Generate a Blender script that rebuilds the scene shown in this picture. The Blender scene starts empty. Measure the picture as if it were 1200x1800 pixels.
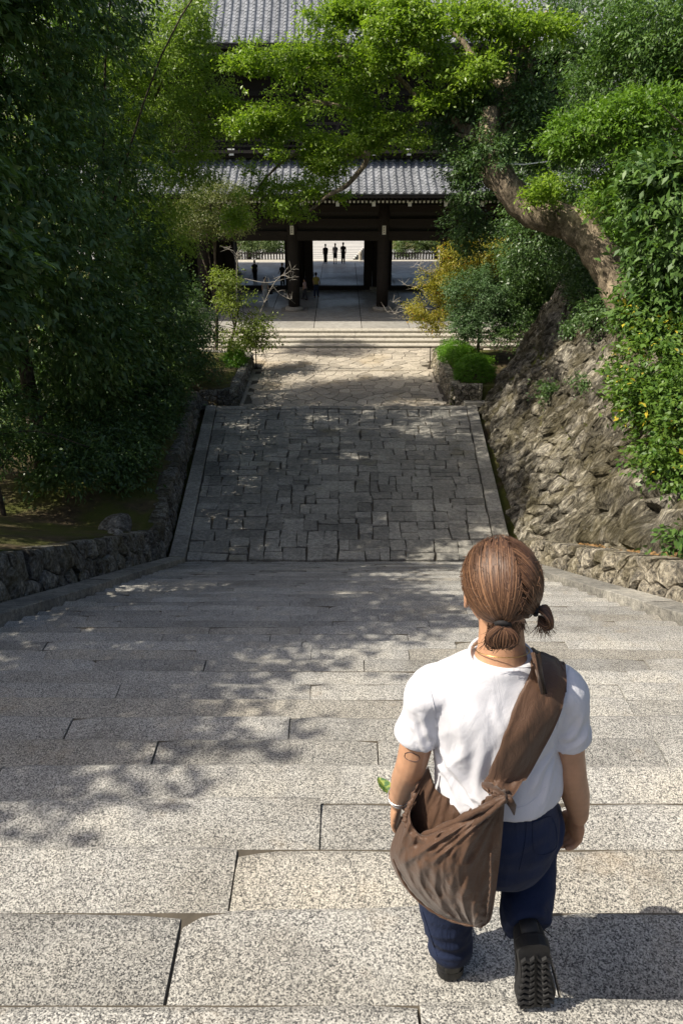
import bpy, bmesh, math, random
import numpy as np
from mathutils import Vector, Matrix, noise, Quaternion
from mathutils.bvhtree import BVHTree

R = math.radians
sc = bpy.context.scene
COL = sc.collection
rng = random.Random(11)
nr = np.random.default_rng(11)

# ------------------------------------------------------------------ camera, sky, sun, exposure
CAM_Z = 11.1
PITCH = math.atan(670 / 1300)
CP, SP = math.cos(PITCH), math.sin(PITCH)
cam_d = bpy.data.cameras.new('camera')
cam_d.sensor_fit = 'VERTICAL'
cam_d.sensor_height = 36.0
cam_d.lens = 26.0
cam_d.clip_start = 0.05
cam_d.clip_end = 5000
cam = bpy.data.objects.new('camera', cam_d)
cam.location = (0, 0, CAM_Z)
cam.rotation_euler = (math.pi / 2 - PITCH, 0, 0)
COL.objects.link(cam)
sc.camera = cam

SUN_EL, SUN_SIDE = R(50), R(12)          # the sun stands on the left, a little behind the camera
to_sun = Vector((-math.cos(SUN_EL) * math.cos(SUN_SIDE), -math.cos(SUN_EL) * math.sin(SUN_SIDE), math.sin(SUN_EL)))
world = bpy.data.worlds.new('World')
sc.world = world
world.use_nodes = True
wn = world.node_tree
sky = wn.nodes.new('ShaderNodeTexSky')
sky.sky_type = 'NISHITA'
sky.sun_disc = False
sky.air_density = 1.0
sky.dust_density = 4.0
sky.ozone_density = .4
sky.sun_elevation = SUN_EL
sky.sun_rotation = math.atan2(to_sun.x, to_sun.y)
wn.links.new(sky.outputs[0], wn.nodes['Background'].inputs[0])
wn.nodes['Background'].inputs[1].default_value = 0.108
sun_d = bpy.data.lights.new('sun', 'SUN')
sun_d.energy = 4.9
sun_d.angle = R(0.5)
sun_d.color = (1.0, 0.93, 0.80)
sun = bpy.data.objects.new('sun', sun_d)
sun.rotation_euler = to_sun.to_track_quat('Z', 'Y').to_euler()
COL.objects.link(sun)
sc.view_settings.view_transform = 'Standard'
sc.view_settings.look = 'None'
sc.view_settings.exposure = 0.42
sc.view_settings.gamma = 1.0
sc.view_settings.use_curve_mapping = False
sc.cycles.max_bounces = 6
sc.cycles.transmission_bounces = 4


def at(px, py, y):
    """World point at distance y ahead seen at a photo pixel (used to read distances off the photograph)."""
    a, b = (px - 600) / 1300, (py - 900) / 1300
    s = y / (CP - b * SP)
    return Vector((a * s, y, CAM_Z - (SP + b * CP) * s))


# ------------------------------------------------------------------ helpers
def link(name, me, mat=None, parent=None, smooth=False, **props):
    o = bpy.data.objects.new(name, me)
    COL.objects.link(o)
    if mat is not None and len(me.materials) == 0:
        me.materials.append(mat)
    if parent is not None:
        o.parent = parent
        o.matrix_parent_inverse = mw(parent).inverted()
    if smooth:
        me.polygons.foreach_set('use_smooth', [True] * len(me.polygons))
    for k, v in props.items():
        o[k] = v
    return o


def mw(o):
    m = o.matrix_basis.copy()
    if o.parent is not None:
        m = mw(o.parent) @ o.matrix_parent_inverse @ m
    return m


def mesh(name, verts, faces):
    me = bpy.data.meshes.new(name)
    me.from_pydata([tuple(v) for v in verts], [], faces)
    me.update()
    return me


def obj(name, verts, faces, mat, parent=None, smooth=False, **props):
    return link(name, mesh(name, verts, faces), mat, parent, smooth, **props)


def thing(name, label, cat, loc=(0, 0, 0), group=None, kind=None):
    o = bpy.data.objects.new(name, None)
    o.empty_display_size = 0.2
    COL.objects.link(o)
    o.location = loc
    if label:
        o['label'] = label
    if cat:
        o['category'] = cat
    if group:
        o['group'] = group
    if kind:
        o['kind'] = kind
    return o


class MB:
    """Collects shapes for one mesh."""
    def __init__(self):
        self.v, self.f = [], []

    def add(self, verts, faces):
        n = len(self.v)
        self.v += [tuple(p) for p in verts]
        self.f += [tuple(i + n for i in q) for q in faces]

    def box(self, c, s, rot=None):
        vs = []
        for i in range(8):
            p = Vector(((i & 1) - .5, ((i >> 1) & 1) - .5, ((i >> 2) & 1) - .5))
            p = Vector((p.x * s[0], p.y * s[1], p.z * s[2]))
            if rot is not None:
                p = rot @ p
            vs.append(p + Vector(c))
        self.add(vs, [(0, 2, 3, 1), (4, 5, 7, 6), (0, 1, 5, 4), (2, 6, 7, 3), (0, 4, 6, 2), (1, 3, 7, 5)])

    def tube(self, pts, rad, n=8, cap=True, flat=None, wob=0.0):
        v, f = tube(pts, rad, n, cap, flat, wob)
        self.add(v, f)

    def ell(self, c, r, rot=None, nu=16, nv=10):
        vs, fs = [], []
        for j in range(nv + 1):
            th = math.pi * j / nv
            for i in range(nu):
                ph = 2 * math.pi * i / nu
                p = Vector((r[0] * math.sin(th) * math.cos(ph), r[1] * math.sin(th) * math.sin(ph), r[2] * math.cos(th)))
                if rot is not None:
                    p = rot @ p
                vs.append(p + Vector(c))
        for j in range(nv):
            for i in range(nu):
                k = (i + 1) % nu
                fs.append((j * nu + i, (j + 1) * nu + i, (j + 1) * nu + k, j * nu + k))
        self.add(vs, fs)

    def build(self, name, mat, parent=None, smooth=False, **props):
        return obj(name, self.v, self.f, mat, parent, smooth, **props)


def tube(pts, rad, n=8, cap=True, flat=None, wob=0.0):
    """Tube along points; rad per point (r or (rx, ry)); flat = fixed side vector."""
    pts = [Vector(p) for p in pts]
    vs, fs = [], []
    prev = None
    for i, p in enumerate(pts):
        t = (pts[min(i + 1, len(pts) - 1)] - pts[max(i - 1, 0)]).normalized()
        if flat is not None:
            side = Vector(flat)
        elif prev is None:
            side = Vector((1, 0, 0)) if abs(t.x) < .8 else Vector((0, 1, 0))
        else:
            side = prev
        side = (side - t * side.dot(t)).normalized()
        prev = side
        oth = t.cross(side)
        r = rad[i] if not isinstance(rad, (int, float)) else rad
        rx, ry = r if isinstance(r, (tuple, list)) else (r, r)
        for k in range(n):
            a = 2 * math.pi * k / n
            w = 1.0
            if wob:
                w += wob * noise.noise(p * 1.7 + Vector((math.cos(a) * 1.3, math.sin(a) * 1.3, i * .37)))
            vs.append(p + side * (rx * w * math.cos(a)) + oth * (ry * w * math.sin(a)))
    m = len(pts)
    for i in range(m - 1):
        for k in range(n):
            k2 = (k + 1) % n
            fs.append((i * n + k, i * n + k2, (i + 1) * n + k2, (i + 1) * n + k))
    if cap:
        fs.append(tuple(reversed(range(n))))
        fs.append(tuple((m - 1) * n + k for k in range(n)))
    return vs, fs


def spline(pts, n):
    """Catmull-Rom through points (any dimension) -> n samples."""
    P = [np.array(p, float) for p in pts]
    P = [2 * P[0] - P[1]] + P + [2 * P[-1] - P[-2]]
    out = []
    seg = len(P) - 3
    for i in range(n):
        u = i / (n - 1) * seg
        k = min(int(u), seg - 1)
        t = u - k
        a, b, c, d = P[k:k + 4]
        out.append(.5 * (2 * b + (c - a) * t + (2 * a - 5 * b + 4 * c - d) * t * t + (3 * b - a - 3 * c + d) * t ** 3))
    return out


def lerp(a, b, t):
    return a + (b - a) * t


def interp(x, xs, ys):
    return float(np.interp(x, xs, ys))


def sstep(a, b, x):
    t = max(0.0, min(1.0, (x - a) / (b - a)))
    return t * t * (3 - 2 * t)


# ------------------------------------------------------------------ materials
class NT:
    def __init__(self, name):
        self.m = bpy.data.materials.new(name)
        self.m.use_nodes = True
        self.t = self.m.node_tree
        self.b = self.t.nodes['Principled BSDF']
        self.out = self.t.nodes['Material Output']

    def n(self, typ, **kw):
        nd = self.t.nodes.new(typ)
        for k, v in kw.items():
            setattr(nd, k, v)
        return nd

    def l(self, a, b):
        self.t.links.new(a, b)

    def pos(self, scale=(1, 1, 1), obj_space=False):
        s = self.n('ShaderNodeTexCoord').outputs['Object'] if obj_space else self.n('ShaderNodeNewGeometry').outputs['Position']
        mp = self.n('ShaderNodeMapping')
        mp.inputs['Scale'].default_value = scale
        self.l(s, mp.inputs[0])
        return mp.outputs[0]

    def noise(self, scale, detail=3, rough=.55, vec=None, dist=0):
        nd = self.n('ShaderNodeTexNoise')
        nd.inputs['Scale'].default_value = scale
        nd.inputs['Detail'].default_value = detail
        nd.inputs['Roughness'].default_value = rough
        nd.inputs['Distortion'].default_value = dist
        self.l(vec if vec is not None else self.pos(), nd.inputs['Vector'])
        return nd.outputs[0]

    def vor(self, scale, vec=None, feature='F1', out=0):
        nd = self.n('ShaderNodeTexVoronoi', feature=feature)
        nd.inputs['Scale'].default_value = scale
        self.l(vec if vec is not None else self.pos(), nd.inputs['Vector'])
        return nd.outputs[out]

    def ramp(self, fac, stops, interp_='LINEAR'):
        r = self.n('ShaderNodeValToRGB')
        r.color_ramp.interpolation = interp_
        els = r.color_ramp.elements
        while len(els) < len(stops):
            els.new(.5)
        for e, (p, c) in zip(els, stops):
            e.position = p
            e.color = (*c, 1) if not isinstance(c, (int, float)) else (c, c, c, 1)
        self.l(fac, r.inputs[0])
        return r.outputs[0]

    def mix(self, fac, a, b, mode='MIX'):
        m = self.n('ShaderNodeMix', data_type='RGBA', blend_type=mode)
        for sock, val in ((m.inputs[0], fac), (m.inputs[6], a), (m.inputs[7], b)):
            if hasattr(val, 'links'):
                self.l(val, sock)
            elif isinstance(val, (int, float)):
                sock.default_value = val if sock == m.inputs[0] else (val, val, val, 1)
            else:
                sock.default_value = (*val, 1)
        return m.outputs[2]

    def math(self, op, a, b=0.0):
        m = self.n('ShaderNodeMath', operation=op)
        for i, v in enumerate((a, b)):
            if hasattr(v, 'links'):
                self.l(v, m.inputs[i])
            else:
                m.inputs[i].default_value = v
        return m.outputs[0]

    def rand(self, lo, hi):
        o = self.n('ShaderNodeObjectInfo').outputs['Random']
        r = self.n('ShaderNodeMapRange')
        r.inputs[3].default_value = lo
        r.inputs[4].default_value = hi
        self.l(o, r.inputs[0])
        return r.outputs[0]

    def gray(self, v):
        c = self.n('ShaderNodeCombineColor')
        for i in range(3):
            self.l(v, c.inputs[i])
        return c.outputs[0]

    def fin(self, color, rough=.8, bump=None, bstr=.3, bdist=.01, spec=.35, metal=0, sheen=0):
        if hasattr(color, 'links'):
            self.l(color, self.b.inputs['Base Color'])
        else:
            self.b.inputs['Base Color'].default_value = (*color, 1)
        if hasattr(rough, 'links'):
            self.l(rough, self.b.inputs['Roughness'])
        else:
            self.b.inputs['Roughness'].default_value = rough
        self.b.inputs['Specular IOR Level'].default_value = spec
        self.b.inputs['Metallic'].default_value = metal
        if sheen:
            self.b.inputs['Sheen Weight'].default_value = sheen
        if bump is not None:
            bn = self.n('ShaderNodeBump')
            bn.inputs['Strength'].default_value = bstr
            bn.inputs['Distance'].default_value = bdist
            self.l(bump, bn.inputs['Height'])
            self.l(bn.outputs[0], self.b.inputs['Normal'])
        return self.m


def mat_granite():
    k = NT('granite')
    cell = k.n('ShaderNodeSeparateColor')
    k.l(k.vor(230, None, 'F1', 1), cell.inputs[0])
    a = k.math('ADD', k.math('MULTIPLY', cell.outputs[0], .60), k.math('MULTIPLY', k.noise(75, 3, .7), .70))
    a = k.math('SUBTRACT', a, .15)
    sp = k.ramp(a, [(.22, (.06, .06, .062)), (.38, (.20, .195, .185)), (.55, (.365, .355, .33)), (.80, (.58, .56, .52))])
    st = k.noise(1.3, 4, .6)
    warm = k.ramp(st, [(.3, (1.12, 1.09, 1.02)), (.5, (.95, .95, .94)), (.72, (.72, .70, .66))])
    c = k.mix(1.0, sp, warm, 'MULTIPLY')
    rust = k.ramp(k.noise(2.1, 5, .65), [(.60, 0.0), (.74, 1.0)])
    c = k.mix(k.math('MULTIPLY', rust, .35), c, (.30, .22, .125))
    grime = k.ramp(k.noise(3.7, 6, .7), [(.58, 0.0), (.70, 1.0)])
    c = k.mix(k.math('MULTIPLY', grime, .38), c, (.10, .097, .09))
    worn = k.ramp(k.noise(1.7, 5, .6), [(.60, 0.0), (.75, 1.0)])
    c = k.mix(k.math('MULTIPLY', worn, .30), c, (.52, .51, .48))
    tan = k.math('GREATER_THAN', k.math('FRACT', k.rand(0, 13.7)), .86)
    c = k.mix(k.math('MULTIPLY', tan, .26), c, k.mix(1.0, c, (1.06, .95, .76), 'MULTIPLY'))
    c = k.mix(1.0, c, k.gray(k.rand(.76, 1.10)), 'MULTIPLY')
    h = k.math('ADD', k.noise(120, 3, .7), k.math('MULTIPLY', k.noise(9, 3), 1.6))
    return k.fin(c, .82, h, .6, .008, .3)


def mat_paving():
    k = NT('worn_paving_stone')
    a = k.math('ADD', k.math('MULTIPLY', k.noise(42, 3, .7), .5), k.math('MULTIPLY', k.noise(9, 4, .7), .5))
    c = k.ramp(a, [(.34, (.11, .11, .108)), (.5, (.30, .29, .27)), (.66, (.50, .48, .44))])
    st = k.noise(.8, 4, .65)
    c = k.mix(1.0, c, k.ramp(st, [(.32, (1.15, 1.12, 1.05)), (.66, (.68, .68, .66))]), 'MULTIPLY')
    c = k.mix(1.0, c, k.gray(k.rand(.70, 1.22)), 'MULTIPLY')
    moss = k.ramp(k.noise(.55, 5, .6), [(.60, 0.0), (.72, 1.0)])
    c = k.mix(k.math('MULTIPLY', moss, .45), c, (.20, .17, .08))
    h = k.math('ADD', k.noise(30, 4, .7), k.math('MULTIPLY', k.noise(5, 3), 2.0))
    return k.fin(c, .8, h, .8, .025, .3)


def mat_flag():
    k = NT('warm_flagstone')
    c = k.ramp(k.noise(14, 4, .7), [(.3, (.24, .21, .165)), (.7, (.52, .465, .385))])
    c = k.mix(1.0, c, k.gray(k.rand(.72, 1.2)), 'MULTIPLY')
    oc = k.ramp(k.noise(.35, 3), [(.55, 0.0), (.7, 1.0)])
    c = k.mix(k.math('MULTIPLY', oc, .4), c, (.42, .31, .16))
    return k.fin(c, .85, k.noise(18, 4, .7), .5, .02)


def mat_rock(name, dark=1.0, moss_amt=.7, warm=(.50, .44, .34), slant=False, blot=0.0):
    k = NT(name)
    v = k.pos()
    if slant:                                                    # bedding runs up the battered face
        r1 = k.n('ShaderNodeMapping')
        r1.vector_type = 'POINT'
        r1.inputs['Rotation'].default_value = (0, R(-31), 0)
        k.l(v, r1.inputs[0])
        r2 = k.n('ShaderNodeMapping')
        r2.inputs['Scale'].default_value = (1.25, 1.5, .36)
        k.l(r1.outputs[0], r2.inputs[0])
        v = r2.outputs[0]
    a = k.math('ADD', k.math('MULTIPLY', k.noise(4.0, 6, .75, v, .6), .55), k.math('MULTIPLY', k.noise(15, 4, .7, v, .3), .45))
    c = k.ramp(a, [(.36, (.03, .027, .023)), (.46, (.17 * dark, .155 * dark, .13 * dark)),  # darkest stop puts crevice shade into the rock colour
                   (.54, (warm[0] * .8 * dark, warm[1] * .8 * dark, warm[2] * .8 * dark)), (.64, (.68 * dark, .635 * dark, .53 * dark))])
    c = k.mix(1.0, c, k.gray(k.rand(.6, 1.25)), 'MULTIPLY')
    ms = k.ramp(k.math('ADD', k.noise(.8, 4, .6), k.math('MULTIPLY', k.noise(7, 3), .25)), [(.58, 0.0), (.72, 1.0)])
    c = k.mix(k.math('MULTIPLY', ms, moss_amt), c, (.17, .135, .030))
    if blot:                                                     # big dark patches: moss and lichen, plus tree shadow painted into the colour
        bl = k.ramp(k.noise(.75, 6, .66), [(.46, 0.0), (.55, 1.0)])
        c = k.mix(k.math('MULTIPLY', bl, blot), c, k.mix(1.0, c, (.30, .29, .25), 'MULTIPLY'))
    lic = k.ramp(k.noise(3.3, 5, .75), [(.62, 0.0), (.68, 1.0)])
    c = k.mix(k.math('MULTIPLY', lic, .4), c, (.60, .58, .50))
    h = k.math('ADD', k.noise(11, 7, .78, v, .8), k.math('MULTIPLY', k.vor(9, v, 'F1'), .7))
    return k.fin(c, .9, h, 1.0, .16, .2)


def mat_plain(name, c, rough=.7, n=0.0, scale=20, spec=.4, metal=0, bs=.2, bd=.01):
    k = NT(name)
    if n:
        f = k.noise(scale, 4, .65)
        col = k.ramp(f, [(.3, tuple(x * (1 - n) for x in c)), (.7, tuple(min(1, x * (1 + n)) for x in c))])
        return k.fin(col, rough, f, bs, bd, spec, metal)
    return k.fin(c, rough, spec=spec, metal=metal)


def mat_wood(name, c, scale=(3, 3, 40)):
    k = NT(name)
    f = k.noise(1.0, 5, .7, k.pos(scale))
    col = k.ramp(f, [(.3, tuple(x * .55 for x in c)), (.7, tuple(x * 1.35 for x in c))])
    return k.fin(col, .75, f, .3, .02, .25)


def mat_tile():
    k = NT('grey_roof_tile')
    c = k.ramp(k.noise(2.2, 4, .7), [(.3, (.13, .14, .155)), (.7, (.30, .31, .335))])
    c = k.mix(1.0, c, k.gray(k.rand(.85, 1.15)), 'MULTIPLY')
    return k.fin(c, .42, k.noise(30, 3), .15, .01, .5)


def mat_leaf(name, c1, c2, rough=.42, trans=.35, accent=None, spec=.5):
    """Leaf colour varies leaf by leaf (the tone attribute is each leaf's own shade)."""
    k = NT(name)
    at_ = k.n('ShaderNodeAttribute', attribute_name='tone')
    stops = [(0.0, c1), (.8, c2)]
    if accent:
        stops += [(.93, c2), (.96, accent)]
    c = k.ramp(at_.outputs['Fac'], stops)
    k.l(c, k.b.inputs['Base Color'])
    k.b.inputs['Roughness'].default_value = rough
    k.b.inputs['Specular IOR Level'].default_value = spec
    tr = k.n('ShaderNodeBsdfTranslucent')
    tc = k.mix(1.0, c, (1.25, 1.35, .55), 'MULTIPLY')
    k.l(tc, tr.inputs[0])
    mx = k.n('ShaderNodeMixShader')
    mx.inputs[0].default_value = trans
    k.l(k.b.outputs[0], mx.inputs[1])
    k.l(tr.outputs[0], mx.inputs[2])
    k.l(mx.outputs[0], k.out.inputs[0])
    return k.m


def mat_bark(name='bark', c=(.20, .16, .12)):
    k = NT(name)
    v = k.pos((1, 1, .5))
    a = k.math('ADD', k.math('MULTIPLY', k.noise(2.6, 5, .7, v, .5), .55), k.math('MULTIPLY', k.noise(16, 5, .75, v, .4), .45))
    col = k.ramp(a, [(.38, tuple(x * .22 for x in c)), (.52, c), (.62, tuple(min(1, x * 2.4) for x in c))])
    ms = k.ramp(k.noise(1.6, 4), [(.55, 0.0), (.68, 1.0)])
    col = k.mix(k.math('MULTIPLY', ms, .75), col, (.050, .044, .018))
    return k.fin(col, .9, a, .9, .06, .2)


def mat_soil():
    k = NT('mossy_soil')
    a = k.noise(3.5, 6, .7)
    c = k.ramp(a, [(.3, (.045, .035, .022)), (.55, (.11, .085, .05)), (.72, (.20, .15, .085))])
    ms = k.ramp(k.noise(.45, 5, .65), [(.40, 0.0), (.54, 1.0)])
    c = k.mix(k.math('MULTIPLY', ms, .85), c, (.085, .10, .020))
    return k.fin(c, .95, k.noise(14, 6, .75), .9, .06, .15)


def mat_floor():
    k = NT('gate_floor_stone')
    c = k.ramp(k.noise(3.0, 5, .7), [(.3, (.26, .245, .22)), (.7, (.40, .385, .35))])
    c = k.mix(1.0, c, k.gray(k.rand(.88, 1.08)), 'MULTIPLY')
    wet = k.ramp(k.noise(.28, 3, .5), [(.42, .40), (.62, .75)])
    return k.fin(c, wet, k.noise(12, 3), .12, .01, .35)


M = dict(
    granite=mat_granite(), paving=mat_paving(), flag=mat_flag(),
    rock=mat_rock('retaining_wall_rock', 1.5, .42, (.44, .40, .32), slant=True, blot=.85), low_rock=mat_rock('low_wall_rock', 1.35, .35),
    dark_rock=mat_rock('dark_wall_rock', 1.0, .3, (.40, .40, .37)),  # darker, greyer rock for the left walls and bank
    soil=mat_soil(), floor=mat_floor(), tile=mat_tile(),
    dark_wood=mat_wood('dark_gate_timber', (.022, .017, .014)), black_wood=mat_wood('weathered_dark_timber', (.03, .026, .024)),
    white=mat_plain('white_paint', (.8, .8, .77), .6), plaque=mat_plain('plaque_paper', (.72, .70, .62), .7),
    ink=mat_plain('plaque_ink', (.08, .07, .06), .7), step=mat_plain('pale_step_stone', (.42, .39, .33), .8, .25, 6),
    base=mat_plain('column_base_stone', (.30, .27, .23), .8, .25, 8), riser=mat_plain('joint_earth', (.085, .072, .054), .95, .3, 10),
    bark=mat_bark(), pale_bark=mat_bark('pale_bark', (.27, .215, .15)), dark_bark=mat_bark('dark_bark', (.075, .06, .045)),
    twig=mat_plain('bare_twig_bark', (.33, .30, .26), .8, .2, 30),
    plaza=mat_plain('pale_forecourt', (.52, .50, .46), .85, .12, 2), asphalt=mat_plain('grey_asphalt', (.24, .235, .225), .85, .15, 3),
    fallen=mat_leaf('fallen_leaf', (.16, .09, .035), (.34, .20, .08), .7, .15),
)

# ------------------------------------------------------------------ the lie of the land
T, RI = .4436, .5107 * .4436          # tread and rise of the stone stairs
NY0, NZ0 = 1.30 - 4 * T, 11.1 - 1.6 - .5107 * (1.30 - 4 * T)
NSTEP = 42                            # nosings k = 0..41; the last one meets the sloped paving
Y_BOT, Z_BOT = NY0 + 41 * T, NZ0 - 41 * RI
Y_RAMP, Z_RAMP = 31.8, .05
HW = 4.34                             # half width of the flight


def path_z(y):
    if y < NY0:
        return NZ0
    if y < Y_BOT:
        return NZ0 - .5107 * (y - NY0)
    if y < Y_RAMP:
        return lerp(Z_BOT, Z_RAMP, (y - Y_BOT) / (Y_RAMP - Y_BOT))
    if y < 70:
        return 0.0
    return -min(3.6, (y - 70) * .09)


def path_hw(y):
    if y < Y_BOT:
        return HW
    if y < Y_RAMP:
        return lerp(HW, 5.62, (y - Y_BOT) / (Y_RAMP - Y_BOT))
    return 4.55


LEFT_LINE = [(-4.95, -6), (-4.95, 17.9), (-6.42, 32.1), (-4.75, 32.35), (-4.72, 38.7), (-7.6, 39.2), (-16, 39.4)]
LH = [(-6, 1.0), (8, .85), (17.9, 1.0), (25, .95), (32, .7), (39.5, .65)]


def left_edge(y):
    return interp(y, [-6, 17.9, 32.1, 32.4, 38.8], [-4.95, -4.95, -6.42, -4.74, -4.72])


def left_h(y):
    return interp(y, [a for a, b in LH], [b for a, b in LH])


def wall_base(y):
    """x, z of the foot of the big right-hand retaining wall."""
    x = interp(y, [-4, 8, 15.5, 18.2, 25, 32.2], [6.6, 6.5, 6.1, 5.15, 5.75, 6.35])
    z = path_z(y) + interp(y, [-4, 15.5, 18.2, 32], [.72, .62, .05, .0])
    return x, z


def wall_top(y):
    x = interp(y, [-4, 8, 15.5, 19, 25, 32.2], [8.6, 8.6, 8.7, 8.9, 9.2, 9.5])
    z = interp(y, [-4, 8, 13, 18.2, 25, 32.2], [10.6, 8.3, 6.5, 5.5, 5.6, 5.9])
    return x, z


def ground_z(x, y):
    n = noise.fractal(Vector((x * .35, y * .35, 0)), 1.0, 2.0, 4)
    pz = path_z(y)
    if y > 69.5:
        return pz - .02 if abs(x) < 60 else pz
    if y > 42.0:
        return -.05 + .01 * n
    if x < 0:
        e = left_edge(y)
        if x > e - .22:
            return pz - .45
        d = min(-(x - e), 12.0)
        fade = 1 - sstep(38.4, 39.2, y)
        top = (pz + left_h(y) - .05 + .10 * d + .10 * n + .004 * d * d)
        return lerp(-.05, top, fade)
    if y < 32.3:
        bx, bz = wall_base(y)
        tx, tz = wall_top(y)
        if y < 18.0 and x > 5.15 and x < bx:
            return bz - .02 + .04 * n
        if x < bx:
            return pz - .45
        if x < tx:
            return lerp(bz, tz, (x - bx) / (tx - bx)) - .35
        return tz - .1 + min(x - tx, 14.0) * .42 + .25 * n
    e = 4.98
    if x < e:
        return pz - .45
    hill = sstep(9, 18, x) * 6.0 * (1 - sstep(38, 46, y))
    fade = 1 - sstep(38.6, 39.4, y)
    return lerp(-.05, pz + .85 + .05 * n, fade) + hill


xs = sorted(set([round(-60 + i * 1.0, 3) for i in range(46)] + [round(-15 + i * .3, 3) for i in range(101)] + [round(15 + i, 3) for i in range(46)]
                + [-2500, -900, -350, -150, -90, 90, 150, 350, 900, 2500] + [-4.93, -4.73, -5.19, 4.99, 5.16, 4.96]))
ys = sorted(set([round(-20 + i * 1.0, 3) for i in range(17)] + [round(-3 + i * .35, 3) for i in range(128)] + [round(42 + i * 1.2, 3) for i in range(40)]
                + [-900, -250, -80, -40, 38.75, 32.28, 32.32, 42.01, 69.4, 69.6, 105, 130, 180, 300, 700, 2500]))
gv = [(x, y, ground_z(x, y)) for y in ys for x in xs]
nx = len(xs)
gf = [(j * nx + i, j * nx + i + 1, (j + 1) * nx + i + 1, (j + 1) * nx + i) for j in range(len(ys) - 1) for i in range(nx - 1)]
obj('ground', gv, gf, M['soil'], None, True, kind='structure')


# ------------------------------------------------------------------ stone pieces
def poly_clip(poly, p, n):
    out = []
    for i in range(len(poly)):
        a, b = poly[i], poly[(i + 1) % len(poly)]
        da = (a[0] - p[0]) * n[0] + (a[1] - p[1]) * n[1]
        db = (b[0] - p[0]) * n[0] + (b[1] - p[1]) * n[1]
        if da <= 0:
            out.append(a)
        if (da < 0 < db) or (db < 0 < da):
            t = da / (da - db)
            out.append((a[0] + (b[0] - a[0]) * t, a[1] + (b[1] - a[1]) * t))
    return out


def voronoi(w, h, nx_, ny_, jit=.42, aspect=1.0, brick=True):
    """Irregular cells filling w x h from a jittered grid."""
    pts = []
    for j in range(ny_):
        for i in range(nx_ + (1 if brick and j % 2 else 0)):
            u = (i + (.5 if not (brick and j % 2) else 0) + rng.uniform(-jit, jit)) / nx_ * w
            v = (j + .5 + rng.uniform(-jit, jit)) / ny_ * h
            pts.append((u, v))
    P = np.array(pts) * np.array([1.0, aspect])
    cells = []
    for k, p in enumerate(P):
        d = ((P - p) ** 2).sum(1)
        near = np.argsort(d)[1:22]
        poly = [(0, 0), (w, 0), (w, h * aspect), (0, h * aspect)]
        for q in near:
            mid = (P[q] + p) / 2
            poly = poly_clip(poly, mid, P[q] - p)
            if len(poly) < 3:
                break
        if len(poly) >= 3:
            cells.append([(a, b / aspect) for a, b in poly])
    return cells


def rough_poly(poly, step, amp):
    """Break long edges and wobble them so that no edge is a ruled line."""
    out = []
    for i in range(len(poly)):
        a, b = poly[i], poly[(i + 1) % len(poly)]
        L = math.hypot(b[0] - a[0], b[1] - a[1])
        if L < 1e-4:
            continue
        m = max(1, int(L / step))
        for k in range(m):
            t = k / m
            j = amp if k else amp * .5
            out.append((a[0] + (b[0] - a[0]) * t + rng.uniform(-j, j), a[1] + (b[1] - a[1]) * t + rng.uniform(-j, j)))
    return out


def stone_mesh(poly, fn, joint, height, depth, bevel=.25, dome=.06, tilt=0.0, jit=.0):
    """A stone standing on a surface: fn(u, v, h) gives world points."""
    n = len(poly)
    cx, cy = sum(p[0] for p in poly) / n, sum(p[1] for p in poly) / n

    def ring(sh, h):
        r = []
        for p in poly:
            dx, dy = p[0] - cx, p[1] - cy
            d = math.hypot(dx, dy) + 1e-6
            k = max(.15, 1 - sh / d)
            hh = h + (tx * dx + ty * dy if h > 0 else 0) + (rng.uniform(-jit, jit) if h > 0 else 0)
            r.append(fn(cx + dx * k, cy + dy * k, hh))
        return r
    tx, ty = rng.uniform(-tilt, tilt), rng.uniform(-tilt, tilt)
    vs = ring(joint, -depth) + ring(joint, height * .55) + ring(joint + bevel, height) + [fn(cx, cy, height + dome)]
    fs = []
    for r in range(2):
        for k in range(n):
            q = (k + 1) % n
            fs.append((r * n + k, r * n + q, (r + 1) * n + q, (r + 1) * n + k))
    for k in range(n):
        fs.append((2 * n + k, 2 * n + (k + 1) % n, 3 * n))
    return vs, fs


def area(poly):
    return abs(sum(poly[i][0] * poly[(i + 1) % len(poly)][1] - poly[(i + 1) % len(poly)][0] * poly[i][1] for i in range(len(poly)))) / 2


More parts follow.
